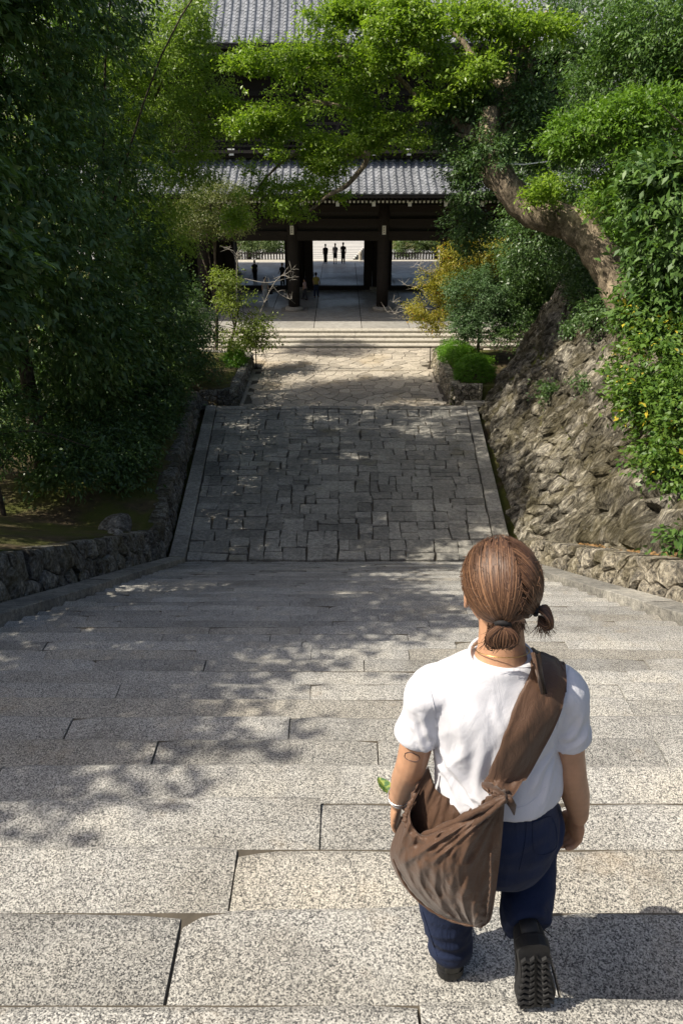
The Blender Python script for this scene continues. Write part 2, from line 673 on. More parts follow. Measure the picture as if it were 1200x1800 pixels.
# ------------------------------------------------------------------ stairs
stairs = thing('stone_steps', 'wide flight of grey granite steps going down to the sloped paving', None, (0, NY0, NZ0), kind='structure')
core = MB()
for k in range(-3, 42):
    y1, z1 = NY0 + k * T, NZ0 - k * RI
    core.box((0, y1 - T / 2 - .03, z1 - .205), (2 * HW, T, .36))
core.build('step_bed', M['riser'], stairs)
jx = []
for k in range(0, 42):
    y1, z1 = NY0 + k * T, NZ0 - k * RI
    x = -HW + rng.uniform(-.6, .0)
    cuts = [-HW]
    x = -HW + rng.uniform(.5, 1.5)
    while x < HW - .5:
        if all(abs(x - q) > .12 for q in jx):
            cuts.append(x)
        x += rng.uniform(1.0, 1.75)
    cuts.append(HW)
    jx = cuts[1:-1]
    for a, b in zip(cuts[:-1], cuts[1:]):
        a2, b2 = a + .003, b - .003
        m = max(3, int((b2 - a2) / .16))
        dz, dy, yaw = rng.uniform(-.014, .006), rng.uniform(-.030, .008), rng.uniform(-.014, .014)
        sl = rng.uniform(-.012, .012)
        prof = [(-T - .09, -.10), (-T - .09, 0.0), (-.10, 0.004), (-.034, -.003), (-.012, -.016), (0.0, -.060), (-.012, -RI * .97)]
        vs, fs = [], []
        for i in range(m + 1):
            t = i / m
            xx = lerp(a2, b2, t)
            wy = .012 * noise.noise(Vector((xx * 2.3, k * 5.1, 0))) + .008 * noise.noise(Vector((xx * 11, k * 3.3, 2)))
            end = rng.uniform(.002, .012) if i in (0, m) else 0
            for q, (py, pz) in enumerate(prof):
                xj = rng.uniform(-.002, .004) * (1 if i == 0 else -1 if i == m else 0)
                oy = (wy + dy + yaw * (xx - (a + b) / 2) - end) if q >= 2 else 0
                oz = dz + (.004 * noise.noise(Vector((xx * 1.9, py * 6, k))) - (end if 1 < q < 6 else 0)) + sl * (xx - (a + b) / 2) * .5 * (q in (2, 3, 4, 5))
                vs.append((xx + xj, y1 + py + oy, z1 + pz + oz))
        n = len(prof)
        for i in range(m):
            for q in range(n):
                r = (q + 1) % n
                fs.append((i * n + q, i * n + r, (i + 1) * n + r, (i + 1) * n + q))
        fs += [tuple(range(n)), tuple(m * n + q for q in reversed(range(n)))]
        o = obj('step_slab', vs, fs, M['granite'], stairs)

# kerb slabs down both sides of the flight and of the sloped paving
for s in (-1, 1):
    kb = thing('kerb', None, None, (s * 4.55, NY0, NZ0), kind='structure')
    y = NY0 - .3
    while y < Y_RAMP - .3:
        L = rng.uniform(1.3, 2.1)
        stair = y < Y_BOT
        y2 = min(y + L, Y_BOT + .02 if stair else Y_RAMP)
        if (Y_BOT if stair else Y_RAMP) - y2 < .6:
            y2 = Y_BOT + .02 if stair else Y_RAMP
        vs = []
        for yy in (y + .006, y2 - .006):
            hw = path_hw(min(yy, Y_RAMP - .01)) + .01
            z = path_z(min(max(yy, NY0 + .001), Y_RAMP - .001)) + (.10 if yy < Y_BOT + .1 else .06)
            jz = rng.uniform(-.008, .008)
            for dx, dz in ((0, -.4), (0, -.012), (.012, 0), (.44, .02), (.452, 0), (.452, -.4)):
                vs.append((s * (hw + dx), yy, z + dz + jz))
        fs = [(q, (q + 1) % 6, 6 + (q + 1) % 6, 6 + q) for q in range(6)] + [tuple(range(6)), tuple(range(11, 5, -1))]
        obj('kerb_stone', vs, fs, M['paving'], kb)
        y = y2

# ------------------------------------------------------------------ sloped paving below the stairs
slope = thing('paving', None, None, (0, Y_BOT, Z_BOT), kind='structure')
RL = Y_RAMP - Y_BOT - .45


def ramp_pt(u, v, h):
    """u across 0..10, v along 0..RL."""
    y = Y_BOT + v
    x = (u / 10 * 2 - 1) * (path_hw(y) - .012)
    return Vector((x, y, path_z(y) + h))


def split(x0, y0, x1, y1, out, dep=0):
    w, h = x1 - x0, y1 - y0
    a = w * h
    if dep > 3 and (a < .46 or (a < .75 and rng.random() < .35)):
        out.append((x0, y0, x1, y1))
        return
    horiz = h > w * rng.uniform(.55, 1.5)          # cut across v
    if (h if horiz else w) < .5:
        horiz = not horiz
    if (h if horiz else w) < .5:
        out.append((x0, y0, x1, y1))
        return
    t = rng.uniform(.34, .66)
    if horiz:
        m = y0 + h * t
        split(x0, y0, x1, m, out, dep + 1)
        split(x0, m, x1, y1, out, dep + 1)
    else:
        m = x0 + w * t
        split(x0, y0, m, y1, out, dep + 1)
        split(m, y0, x1, y1, out, dep + 1)


rects = []
split(0, 0, 4.9, RL, rects)
split(4.9, 0, 10, RL, rects)
rects.sort(key=lambda r: r[1])
rest_p = MB()
bed = MB()
bed.add([ramp_pt(0, 0, -.06), ramp_pt(10, 0, -.06), ramp_pt(10, RL + .4, -.06), ramp_pt(0, RL + .4, -.06)], [(0, 1, 2, 3)])
bed.build('paving_bed', M['riser'], slope)
for i, (x0, y0, x1, y1) in enumerate(rects):
    w = .045
    poly = [(x0 + rng.uniform(-w, w), y0 + rng.uniform(-w, w)), (x1 + rng.uniform(-w, w), y0 + rng.uniform(-w, w)),
            (x1 + rng.uniform(-w, w), y1 + rng.uniform(-w, w)), (x0 + rng.uniform(-w, w), y1 + rng.uniform(-w, w))]
    poly = [(min(max(a, 0), 10), min(max(b, .01), RL)) for a, b in poly]
    poly = rough_poly(poly, .4, .014)
    vs, fs = stone_mesh(poly, ramp_pt, .019, .014 + rng.uniform(-.013, .013), .08, .026, .006, .02, .006)
    if i < 300:
        obj('paving_stone', vs, fs, M['paving'], slope)
    else:
        rest_p.add(vs, fs)
if rest_p.v:
    rest_p.build('small_paving_stones', M['paving'], slope, kind='stuff')
x = -5.6
while x < 5.6:                                                   # the sill row at the foot of the slope
    x2 = min(5.6, x + rng.uniform(.9, 1.6))
    if 5.6 - x2 < .5:
        x2 = 5.6
    poly = rough_poly([(x, Y_RAMP - .43), (x2, Y_RAMP - .43), (x2, Y_RAMP), (x, Y_RAMP)], .4, .008)
    vs, fs = stone_mesh(poly, lambda u, v, h: Vector((u, v, path_z(min(v, Y_RAMP - .001)) + h)), .012, .045 + rng.uniform(-.01, .012), .1, .02, .004)
    obj('sill_stone', vs, fs, M['paving'], slope)
    x = x2

# ------------------------------------------------------------------ flagstone forecourt
court = thing('pavement', None, None, (0, 37, 0), kind='structure')
obj('pavement_bed', [(-16, 31.7, -.035), (14, 31.7, -.035), (14, 42.2, -.035), (-16, 42.2, -.035)], [(0, 1, 2, 3)], M['riser'], court)
flags = voronoi(18.0, 10.2, 26, 22, .40, 1.0)
flags = [[(u - 9.5, v + 31.85) for u, v in c] for c in flags]
flags = [c for c in flags if min(p[0] for p in c) > (-4.6 if min(p[1] for p in c) < 38.6 else -9.4) - .2 and max(p[0] for p in c) < (4.75 if min(p[1] for p in c) < 38.9 else 9) + .3]
flags.sort(key=lambda c: -area(c) * (1.5 if c[0][1] < 37 else 1.0))
rest = MB()
for i, c in enumerate(flags):
    c = rough_poly(c, .35, .02)
    vs, fs = stone_mesh(c, lambda u, v, h: Vector((u, v, h)), .020, .012 + rng.uniform(-.01, .01), .03, .02, .003, .006)
    if i < 300:
        obj('flagstone', vs, fs, M['flag'], court)
    else:
        rest.add(vs, fs)
if rest.v:
    rest.build('small_flagstones', M['flag'], court, kind='stuff')
for x0, y0, x1, y1 in ((-4.62, 37.55, 4.55, 37.72), (4.5, 32.1, 4.66, 37.5), (-4.62, 32.1, -4.46, 37.5)):
    vs, fs = stone_mesh([(x0, y0), (x1, y0), (x1, y1), (x0, y1)], lambda u, v, h: Vector((u, v, h)), .0, .034, .04, .02, .0)
    obj('border_stone', vs, fs, M['flag'], court)

# ------------------------------------------------------------------ stone walls
def wall_line(name, label, line, top, mat, rows, size, base=None, batter=.12, flip=1, limit=300, cap=True, joint=.02, hgt=.09, rgh=.05):
    """Low dry-stone wall along a ground line; its stones stand proud of a dark core."""
    P = [Vector((a, b, 0)) for a, b in line]
    seg = [0]
    for a, b in zip(P[:-1], P[1:]):
        seg.append(seg[-1] + (b - a).length)
    Lt = seg[-1]

    def along(u):
        u = min(max(u, 0), Lt)
        k = max(i for i in range(len(P) - 1) if seg[i] <= u)
        t = (u - seg[k]) / (seg[k + 1] - seg[k])
        p = P[k].lerp(P[k + 1], t)
        d = (P[k + 1] - P[k]).normalized()
        return p, Vector((d.y, -d.x, 0)) * flip

    def fn(u, v, h):
        p, n = along(u)
        H = top(p.y)
        z0 = (base(p.y) if base else path_z(p.y)) - .05
        q = p + n * (h - batter * v * H)
        return Vector((q.x, q.y, z0 + v * (H + .05)))
    root = thing(name, label, 'wall', (line[0][0], line[0][1], path_z(line[0][1])))
    cells = voronoi(Lt, rows * size * 1.0, max(2, int(Lt / size)), rows, .38)
    cells = [[(u, v / (rows * size)) for u, v in c] for c in cells]
    cells.sort(key=lambda c: -(max(p[0] for p in c) - min(p[0] for p in c)))
    sm = MB()
    for i, c in enumerate(cells):
        cc = [(u, v * size * rows) for u, v in c]
        cc = rough_poly(cc, size * .45, size * rgh)
        g = lambda u, v, h: fn(u, min(max(v / (size * rows), 0), 1.04), h)
        vs, fs = stone_mesh(cc, g, joint, hgt * rng.uniform(.7, 1.2), .30, size * .16, hgt * .25, .12, .018)
        if i < limit:
            obj('stone', vs, fs, mat, root)
        else:
            sm.add(vs, fs)
    if sm.v:
        sm.build('small_stones', mat, root, kind='stuff')
    m = max(8, int(Lt / .6))
    vs, fs = [], []
    for i in range(m + 1):
        u = Lt * i / m
        for v, h in ((0, -.03), (1, -.03), (1, -.38), (0, -.38)):
            vs.append(fn(u, v * .97, h))
    for i in range(m):
        for q in range(4):
            r = (q + 1) % 4
            fs.append((i * 4 + q, (i + 1) * 4 + q, (i + 1) * 4 + r, i * 4 + r))
    obj('wall_core', vs, fs, M['riser'], root)
    return root


wall_line('stone_wall', 'low mossy wall of dark stones holding the shaded left bank', [(-4.95, 4), (-4.95, 17.9), (-6.42, 32.1)],
          lambda y: left_h(y), M['dark_rock'], 2, .52, flip=1, batter=.10, limit=240, rgh=.07)
wall_line('stone_wall', 'short stone planter wall at the left end of the flagstones', [(-6.42, 32.15), (-4.75, 32.35), (-4.72, 38.7), (-7.6, 39.2)],
          lambda y: .7, M['dark_rock'], 3, .34, flip=1, batter=.06, limit=200)
wall_line('stone_wall', 'low sunlit wall of rounded stones beside the right edge of the steps', [(4.97, 3.5), (4.97, 17.4), (5.35, 18.3)],
          lambda y: interp(y, [3, 17, 18.3], [.74, .72, .55]), M['low_rock'], 2, .46, flip=-1, batter=.10, limit=240, rgh=.07, hgt=.11)
wall_line('stone_wall', 'grey stone planter wall under the bright green clipped bushes', [(6.35, 32.15), (5.02, 32.3), (4.82, 38.6), (7.4, 39.1)],
          lambda y: .92, M['low_rock'], 4, .30, flip=-1, batter=.06, limit=260)
o = MB()
o.box((6.0, 32.0, .13), (.95, .34, .2))
tb = o.build('stone_block', M['step'], None)
tb['label'] = 'low squared stone block at the foot of the big right wall'
tb['category'] = 'block'

# the big battered retaining wall
big = thing('retaining_wall', 'tall sloping retaining wall of rugged mossy rocks right of the paving', 'wall', (6.3, 25, 0))
yy = [32.25 - i * .25 for i in range(145)]
BW = [Vector((wall_base(y)[0], y, wall_base(y)[1] - .1)) for y in yy]
TW = [Vector((wall_top(y)[0], y, wall_top(y)[1])) for y in yy]
BW = [Vector((11.5, 33.4, -.1)), Vector((8.2, 33.0, -.1)), Vector((6.9, 32.7, -.1))] + BW
TW = [Vector((13, 33.0, 6.2)), Vector((10.6, 32.8, 6.0)), Vector((9.9, 32.6, 5.9))] + TW
ul = [0]
for a, b in zip(BW[:-1], BW[1:]):
    ul.append(ul[-1] + (b - a).length)
UL = ul[-1]
VH = 6.6


def big_pt(u, v, h):
    u = min(max(u, 0), UL)
    k = min(int(np.searchsorted(ul, u, side='right')) - 1, len(BW) - 2)
    t = (u - ul[k]) / (ul[k + 1] - ul[k])
    b, tp = BW[k].lerp(BW[k + 1], t), TW[k].lerp(TW[k + 1], t)
    s = min(max(v / VH, 0), 1.02)
    p = b.lerp(tp, s)
    p += Vector((.25, 0, -.12)) * (4 * s * (1 - s)) * .25           # slight hollow, as old battered walls have
    p += Vector((-.18, 0, .1)) * noise.fractal(Vector((u * .5, v * .5, 3)), 1, 2, 3)
    d = (BW[k + 1] - BW[k]).normalized()
    n = d.cross(tp - b).normalized()
    if n.x > 0:
        n = -n
    return p + n * h


cells = []
for u0, u1, nxx, nyy in ((0, 12.5, 52, 11), (12.5, 20.5, 28, 9), (20.5, UL, 24, 6)):
    cc = voronoi(u1 - u0, VH, nxx, nyy, .42)
    cells += [[(u + u0, v) for u, v in c] for c in cc]


def big_key(c):
    p = big_pt(c[0][0], c[0][1], 0)
    return -area(c) / max(6, p.y) + (0 if p.y < 32.4 and p.y > 7 else 10)


cells.sort(key=big_key)
sm = MB()
for i, c in enumerate(cells):
    sz = math.sqrt(area(c))
    c = rough_poly(c, sz * .4, sz * .06)
    vs, fs = stone_mesh(c, big_pt, .022, sz * rng.uniform(.08, .34), .22, sz * .12, sz * .06, .34, sz * .07)
    if i < 300:
        obj('stone', vs, fs, M['rock'], big)
    else:
        sm.add(vs, fs)
sm.build('small_stones', M['rock'], big, kind='stuff')
vs, fs = [], []
m = 110
for i in range(m + 1):
    for j in range(9):
        vs.append(big_pt(UL * i / m, VH * j / 8, -.13))
for i in range(m):
    for j in range(8):
        fs.append((i * 9 + j, (i + 1) * 9 + j, (i + 1) * 9 + j + 1, i * 9 + j + 1))
obj('wall_core', vs, fs, M['riser'], big, True)
# ------------------------------------------------------------------ temple gate
GX, GZ = -.22, .6
YF, YM, YR = 49.4, 56.4, 63.2
gate = thing('temple_gate', 'huge dark two-storey timber temple gate with grey tiled roofs beyond the flagstones', 'gate', (GX, YF, 0))
gsteps = thing('gate_steps', None, None, (GX, 43, 0), kind='structure')
for k in range(4):
    y = 42.08 + .57 * k
    x = -17.0
    while x < 17:
        x2 = min(17, x + rng.uniform(2.2, 3.2))
        b = MB()
        d = .57 + .25 if k < 3 else .62
        z1 = .15 * (k + 1)
        yy0 = y + rng.uniform(-.008, .008)
        b.add([(x + .006, yy0 + .03, z1 - .17), (x2 - .006, yy0 + .03, z1 - .17), (x2 - .006, yy0 + .03, z1 - .055), (x + .006, yy0 + .03, z1 - .055),
               (x + .006, yy0, z1 - .045), (x2 - .006, yy0, z1 - .045), (x2 - .006, yy0 + .006, z1), (x + .006, yy0 + .006, z1),
               (x2 - .006, yy0 + d, z1), (x + .006, yy0 + d, z1), (x2 - .006, yy0 + d, z1 - .17), (x + .006, yy0 + d, z1 - .17)],
              [(0, 1, 2, 3), (3, 2, 5, 4), (4, 5, 6, 7), (7, 6, 8, 9), (9, 8, 10, 11), (11, 10, 1, 0), (0, 3, 4, 7, 9, 11), (1, 10, 8, 6, 5, 2)])
        b.build('step_slab', M['step'], gsteps)
        x = x2
plat = thing('gate_floor', None, None, (GX, 56, GZ), kind='structure')
b = MB()
b.box((GX, 57.0, .27), (34, 25.2, .5))
b.build('floor_bed', M['riser'], plat)
for i in range(-5, 6):
    for j in range(9):
        x0 = GX - 1.435 + i * 2.87 + .01
        y0 = 44.41 + j * 2.8
        vs, fs = stone_mesh([(x0, y0 + .01), (x0 + 2.845, y0 + .01), (x0 + 2.845, y0 + 2.79), (x0, y0 + 2.79)],
                            lambda u, v, h: Vector((u, v, h)), 0, GZ + rng.uniform(-.002, .003), -.5, .012, 0)
        obj('floor_slab', vs, fs, M['floor'], plat)

# columns on round stone bases, each with a paper plaque on the front row
cv, cf = tube([(0, 0, .26), (0, 0, 2.0), (0, 0, 5.2), (0, 0, 7.3)], [.37, .385, .37, .345], 20)
col_me = mesh('column', cv, cf)
col_me.polygons.foreach_set('use_smooth', [True] * len(col_me.polygons))
bb = MB()
bb.tube([(0, 0, .02), (0, 0, .05), (0, 0, .16), (0, 0, .24), (0, 0, .27)], [.52, .60, .62, .54, .44], 20)
bb.box((0, 0, .015), (1.75, 1.5, .03))
base_me = mesh('column_base', bb.v, bb.f)
COLX = [-13.9, -8.61, -2.87, 2.87, 8.61, 13.9]
for yr in (YF, YM, YR):
    for cx in COLX:
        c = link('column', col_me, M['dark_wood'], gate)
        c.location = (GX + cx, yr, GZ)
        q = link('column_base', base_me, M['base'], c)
        q.matrix_parent_inverse = Matrix()
        q.location = (0, 0, 0)
        if yr == YF:
            p = MB()
            p.box((0, -.40, 5.0), (.22, .03, .52))
            pl = p.build('plaque', M['plaque'], c)
            pl.matrix_parent_inverse = Matrix()
            s = MB()
            for t in range(4):
                s.box((rng.uniform(-.015, .015), -.4185, 5.17 - t * .10), (.07, .005, .05))
            wr = s.build('writing', M['ink'], c, kind='stuff')
            wr.matrix_parent_inverse = Matrix()
# lintels, tie beams and plank walls
def beam(name, x0, x1, y, z, h, d=.34, mat='dark_wood', par=None):
    b = MB()
    b.box(((x0 + x1) / 2, y, z), (x1 - x0, d, h))
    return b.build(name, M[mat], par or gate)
for yr in (YF, YM, YR):
    beam('lintel', GX - 14.3, GX + 14.3, yr, GZ + 4.35 + .28, .56, .42)
    beam('tie_beam', GX - 14.3, GX + 14.3, yr, GZ + 5.45, .40, .36)
    beam('tie_beam', GX - 14.3, GX + 14.3, yr, GZ + 6.25, .42, .36)
    beam('head_beam', GX - 14.5, GX + 14.5, yr, GZ + 7.2, .5, .56)
    for i in range(5):
        for z, h in ((5.08, .34), (5.85, .37), (6.7, .47)):
            beam('panel', GX + COLX[i] + .3, GX + COLX[i + 1] - .3, yr + .04, GZ + z, h, .12, 'black_wood')
for i in range(5):                                                 # side walls across the building and the doorways of the middle row
    cxm = (COLX[i] + COLX[i + 1]) / 2
    if 1 <= i <= 3:
        for s in (-1, 1):
            b = MB()
            b.box((GX + cxm + s * 2.16, YM, GZ + 2.3), (.62, .22, 4.1))
            b.build('door_jamb', M['dark_wood'], gate)
            b = MB()                                               # open door leaf folded back
            b.box((GX + cxm + s * 2.02, YM + 1.05, GZ + 2.3), (.12, 1.75, 4.0))
            b.build('door_leaf', M['black_wood'], gate)
        b = MB()
        b.box((GX + cxm, YM, GZ + .16), (4.6, .34, .30))
        b.build('threshold', M['dark_wood'], gate)
    else:
        b = MB()
        b.box((GX + cxm, YM, GZ + 2.3), (abs(COLX[i] - COLX[i + 1]) - .6, .2, 4.4))
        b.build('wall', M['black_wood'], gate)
for s in (-1, 1):
    for y0, y1 in ((YF, YM), (YM, YR)):
        b = MB()
        b.box((GX + s * 13.9, (y0 + y1) / 2, GZ + 2.9), (.2, y1 - y0 - .6, 5.6))
        b.build('wall', M['black_wood'], gate)
b = MB()
b.box((GX, YM, GZ + 7.75), (28.4, 14.6, .3))
b.build('ceiling', M['dark_wood'], gate)
# bracket sets under the lower eave
br = MB()
for cx in COLX + [(COLX[i] + COLX[i + 1]) / 2 for i in range(5)]:
    for k in range(3):
        br.box((GX + cx, YF - .45 - .55 * k, GZ + 6.75 + .22 * k), (.9 + .25 * k, .30, .2))
        br.box((GX + cx, YF - .5 - .5 * k, GZ + 6.9 + .22 * k), (.3, 1.1, .18))
br.build('brackets', M['black_wood'], gate, kind='stuff')


def roof(y_e, z_e, y_t, z_t, hw_e, hw_t, sag, nrow, tile_lift, name, yb_e, yb_t):
    """Hipped roof: sagging slope with rows of round tiles in front, plain slopes at the back and the ends."""
    root = bpy.data.objects.new(name, None)
    COL.objects.link(root)
    root.parent = gate
    root.matrix_parent_inverse = mw(gate).inverted()

    def prof(t):
        return (lerp(y_e, y_t, t), lerp(z_e, z_t, t) - sag * 4 * t * (1 - t) * .5)
    n = 12

    def upturn(x, t):
        return .9 * max(0, (abs(x) / hw_e - .55) / .45) ** 2 * (1 - t)
    vs, fs = [], []
    mx = 24
    for i in range(n + 1):
        t = i / n
        hw = lerp(hw_e, hw_t, t)
        y, z = prof(t)
        for j in range(mx + 1):
            x = -hw + 2 * hw * j / mx
            vs.append((GX + x, y, z + upturn(x, t)))
    for i in range(n):
        for j in range(mx):
            fs.append((i * (mx + 1) + j, i * (mx + 1) + j + 1, (i + 1) * (mx + 1) + j + 1, (i + 1) * (mx + 1) + j))
    obj('roof_slope', vs, fs, M['tile'], root)
    for s in (-1, 1):                                              # end slopes
        vs = []
        for i in range(n + 1):
            t = i / n
            hw = lerp(hw_e, hw_t, t)
            y, z = prof(t)
            vs += [(GX + s * hw, y, z + upturn(hw, t)), (GX + s * hw, lerp(yb_e, yb_t, t), z + upturn(hw, t))]
        fs = [(2 * i, 2 * i + 1, 2 * i + 3, 2 * i + 2) for i in range(n)]
        obj('roof_end', vs, fs, M['tile'], root)
        tv, tf = tube([(GX + s * lerp(hw_e, hw_t, i / n), prof(i / n)[0], prof(i / n)[1] + upturn(lerp(hw_e, hw_t, i / n), i / n) + .12) for i in range(n + 1)], .22, 8)
        obj('hip_ridge', tv, tf, M['tile'], root)
    vs = []
    for i in range(n + 1):
        t = i / n
        hw = lerp(hw_e, hw_t, t)
        z = prof(t)[1]
        vs += [(GX - hw, lerp(yb_e, yb_t, t), z + upturn(hw, t)), (GX + hw, lerp(yb_e, yb_t, t), z + upturn(hw, t))]
    obj('roof_back', vs, [(2 * i, 2 * i + 1, 2 * i + 3, 2 * i + 2) for i in range(n)], M['tile'], root)
    pitch = .44
    k = 0
    cnt = int(2 * (hw_e - .3) / pitch)
    for r in range(cnt):
        x = -(cnt - 1) / 2 * pitch + r * pitch
        tmax = 1.0 if abs(x) <= hw_t else (hw_e - abs(x)) / (hw_e - hw_t)
        if tmax < .05:
            continue
        m = max(2, int(nrow * tmax))
        vs, fs = [], []
        q = 7
        for i in range(m):                                        # one overlapping half-round tile after another
            for e, (tt, lift, rad) in enumerate(((i / nrow, .050, .118), ((i + 1.08) / nrow, .012, .098))):
                tt = min(tt, tmax)
                y, z = prof(tt)
                z += upturn(x, tt)
                for a in range(q):
                    an = math.pi * a / (q - 1)
                    vs.append((GX + x + rad * math.cos(an), y, z + lift + rad * math.sin(an)))
        for i in range(m):
            o_ = i * 2 * q
            for a in range(q - 1):
                fs.append((o_ + a + 1, o_ + a, o_ + q + a, o_ + q + a + 1))
            fs.append(tuple(o_ + a for a in range(q)))
        # flat pan tiles beside it
        for i in range(m):
            o_ = len(vs)
            for tt, lift in ((i / nrow, .045), ((i + 1.05) / nrow, .006)):
                tt = min(tt, tmax)
                y, z = prof(tt)
                z += upturn(x, tt)
                vs += [(GX + x + .09, y, z + lift), (GX + x + .22, y, z + lift - .018), (GX + x + .35, y, z + lift)]
            fs += [(o_, o_ + 1, o_ + 4, o_ + 3), (o_ + 1, o_ + 2, o_ + 5, o_ + 4)]
            y, z = prof(i / nrow)
            vs += [(GX + x + .09, y, z), (GX + x + .35, y, z)]
            fs.append((o_ + 6, o_ + 7, o_ + 2, o_ + 1, o_))
        obj('tile_row', vs, fs, M['tile'], root)
    # eave board and the layer of rafters with white ends
    ev = MB()
    for j in range(mx):
        xa, xb = -hw_e + 2 * hw_e * j / mx, -hw_e + 2 * hw_e * (j + 1) / mx
        za, zb = z_e + upturn(xa, 0), z_e + upturn(xb, 0)
        ev.add([(GX + xa, y_e + .04, za - .03), (GX + xb, y_e + .04, zb - .03), (GX + xb, y_e + .04, zb - .20), (GX + xa, y_e + .04, za - .20),
                (GX + xa, y_e + .30, za - .03), (GX + xb, y_e + .30, zb - .03), (GX + xb, y_e + .30, zb - .20), (GX + xa, y_e + .30, za - .20)],
               [(0, 3, 2, 1), (4, 5, 6, 7), (3, 7, 6, 2)])
    ev.build('eave_board', M['black_wood'], root)
    rf, tp = MB(), MB()
    m = int(2 * (hw_e - .5) / .235)
    for i in range(m):
        x = -(m - 1) / 2 * .235 + i * .235
        z0 = z_e - .45 + upturn(x, 0)
        L = 3.2
        ya = y_e + .75
        rf.add([(GX + x - .05, ya, z0 - .06), (GX + x + .05, ya, z0 - .06), (GX + x + .05, ya, z0 + .06), (GX + x - .05, ya, z0 + .06),
                (GX + x - .05, ya + L, z0 + .34), (GX + x + .05, ya + L, z0 + .34), (GX + x + .05, ya + L, z0 + .46), (GX + x - .05, ya + L, z0 + .46)],
               [(0, 1, 2, 3), (0, 4, 5, 1), (1, 5, 6, 2), (3, 7, 4, 0)])
        tp.box((GX + x, ya - .012, z0), (.115, .02, .125))
    rf.build('rafters', M['black_wood'], root, kind='stuff')
    tp.build('rafter_tips', M['white'], root, kind='stuff')
    b = MB()
    b.add([(GX - hw_e + .3, y_e + .3, z_e - .22), (GX + hw_e - .3, y_e + .3, z_e - .22), (GX + hw_e - .3, yb_e - .3, z_e + .2), (GX - hw_e + .3, yb_e - .3, z_e + .2)], [(0, 3, 2, 1)])
    b.build('soffit', M['black_wood'], root)
    return root


low = roof(44.9, 7.95, 48.75, 9.62, 18.5, 15.5, .35, 11, 0, 'lower_roof', 67.8, 64.0)
upr = roof(46.9, 15.3, 56.4, 24.6, 17.2, 11.0, 1.6, 40, 0, 'upper_roof', 68.5, 56.5)
tp_ = MB()
tp_.box((GX, 56.45, 25.0), (22.6, .9, 1.2))
tp_.tube([(GX - 11.6, 56.45, 25.7), (GX + 11.6, 56.45, 25.7)], .3, 10)
tp_.build('ridge', M['tile'], upr)
for x in range(-7, 8):
    b = MB()
    b.box((GX + x * 2.06, 45.62, 7.38), (.20, .06, .24))
    b.build('eave_fitting', M['white'], low)

# veranda and upper storey
b = MB()
b.box((GX, YM, 10.02), (33.0, 17.3, .16))
b.build('veranda_floor', M['black_wood'], gate)
for z, h, y in ((9.78, .22, 48.5), (10.32, .12, 48.05), (10.62, .12, 47.98), (11.02, .10, 47.98), (11.48, .15, 47.98)):
    beam('railing_bar' if z > 10.2 else 'veranda_beam', GX - 16.4, GX + 16.4, y, z, h, .16 if z > 10.2 else .3, 'black_wood')
for i in range(-8, 9):
    x = GX + i * 2.06
    b = MB()
    b.box((x, 47.98, 10.75), (.16, .17, 1.5))
    b.build('railing_post', M['black_wood'], gate)
    b = MB()
    b.box((x, 48.6, 9.98), (.30, 1.6, .26))
    e = b.build('beam_end', M['black_wood'], gate)
    b = MB()
    b.box((x, 47.788, 9.98), (.27, .02, .30))
    b.box((x, 47.786, 10.15), (.40, .05, .07))
    b.build('end_cap', M['white'], e)
for cx in COLX:
    b = MB()
    b.tube([(GX + cx * .96, 50.6, 10.0), (GX + cx * .96, 50.6, 15.4)], .33, 14)
    b.build('upper_column', M['dark_wood'], gate, True)
for i in range(5):
    xa, xb = GX + COLX[i] * .96 + .3, GX + COLX[i + 1] * .96 - .3
    for z, h in ((10.6, 1.0), (12.1, 1.9), (13.5, .8)):
        beam('panel', xa, xb, 50.65, z, h, .12, 'dark_wood')
    for z in (11.15, 13.08, 13.98):
        beam('tie_beam', xa, xb, 50.6, z, .26, .3, 'black_wood')
for s in (-1, 1):
    b = MB()
    b.box((GX + s * 13.4, YM, 12.7), (.2, 11.4, 5.4))
    b.build('wall', M['black_wood'], gate)
b = MB()
b.box((GX, 62.2, 12.7), (26.6, .2, 5.4))
b.build('wall', M['black_wood'], gate)
br = MB()
for cx in [c * .96 for c in COLX] + [(COLX[i] + COLX[i + 1]) / 2 * .96 for i in range(5)]:
    for k in range(4):
        br.box((GX + cx, 50.3 - .6 * k, 13.9 + .26 * k), (.8 + .3 * k, .3, .2))
        br.box((GX + cx, 50.3 - .55 * k, 14.05 + .26 * k), (.3, 1.2, .2))
br.build('upper_brackets', M['black_wood'], gate, kind='stuff')

# beyond the gate: shallow steps running down, forecourt, fences
ap = thing('approach', None, None, (0, 72, 0), kind='structure')
obj('forecourt', [(-70, 69.62, -.02), (70, 69.62, -.02), (70, 110, -3.55), (-70, 110, -3.55)], [(0, 1, 2, 3)], M['asphalt'], ap)
obj('approach_top', [(-16.5, 69.6, .45), (16.5, 69.6, .45), (16.5, 72.2, .40), (-16.5, 72.2, .40), (-16.5, 72.2, -.5), (16.5, 72.2, -.5)],
    [(0, 1, 2, 3), (3, 2, 5, 4)], M['step'], ap)
for k in range(19):
    y = 72.2 + k * 1.9
    z = .34 - .10 * k
    xl, xr = -7.5 - .1 * k, lerp(1.1, 4.6, k / 18)
    b = MB()
    b.box(((xl + xr) / 2, y + .55, z - .6), (xr - xl, 1.10, 1.2))
    b.build('long_tread', M['plaza'], ap)
    b = MB()
    b.box(((xl + xr) / 2, y + 1.5, z - .62), (xr - xl, .80, 1.2))
    b.build('nosing', M['asphalt'], ap)
pst = MB()
pst.tube([(1.75, 71.9, .38), (1.75, 71.9, 1.0), (1.75, 71.9, 1.12), (1.75, 71.9, 1.2)], [.17, .17, .14, .06], 12)
pp = pst.build('stone_post', M['step'])
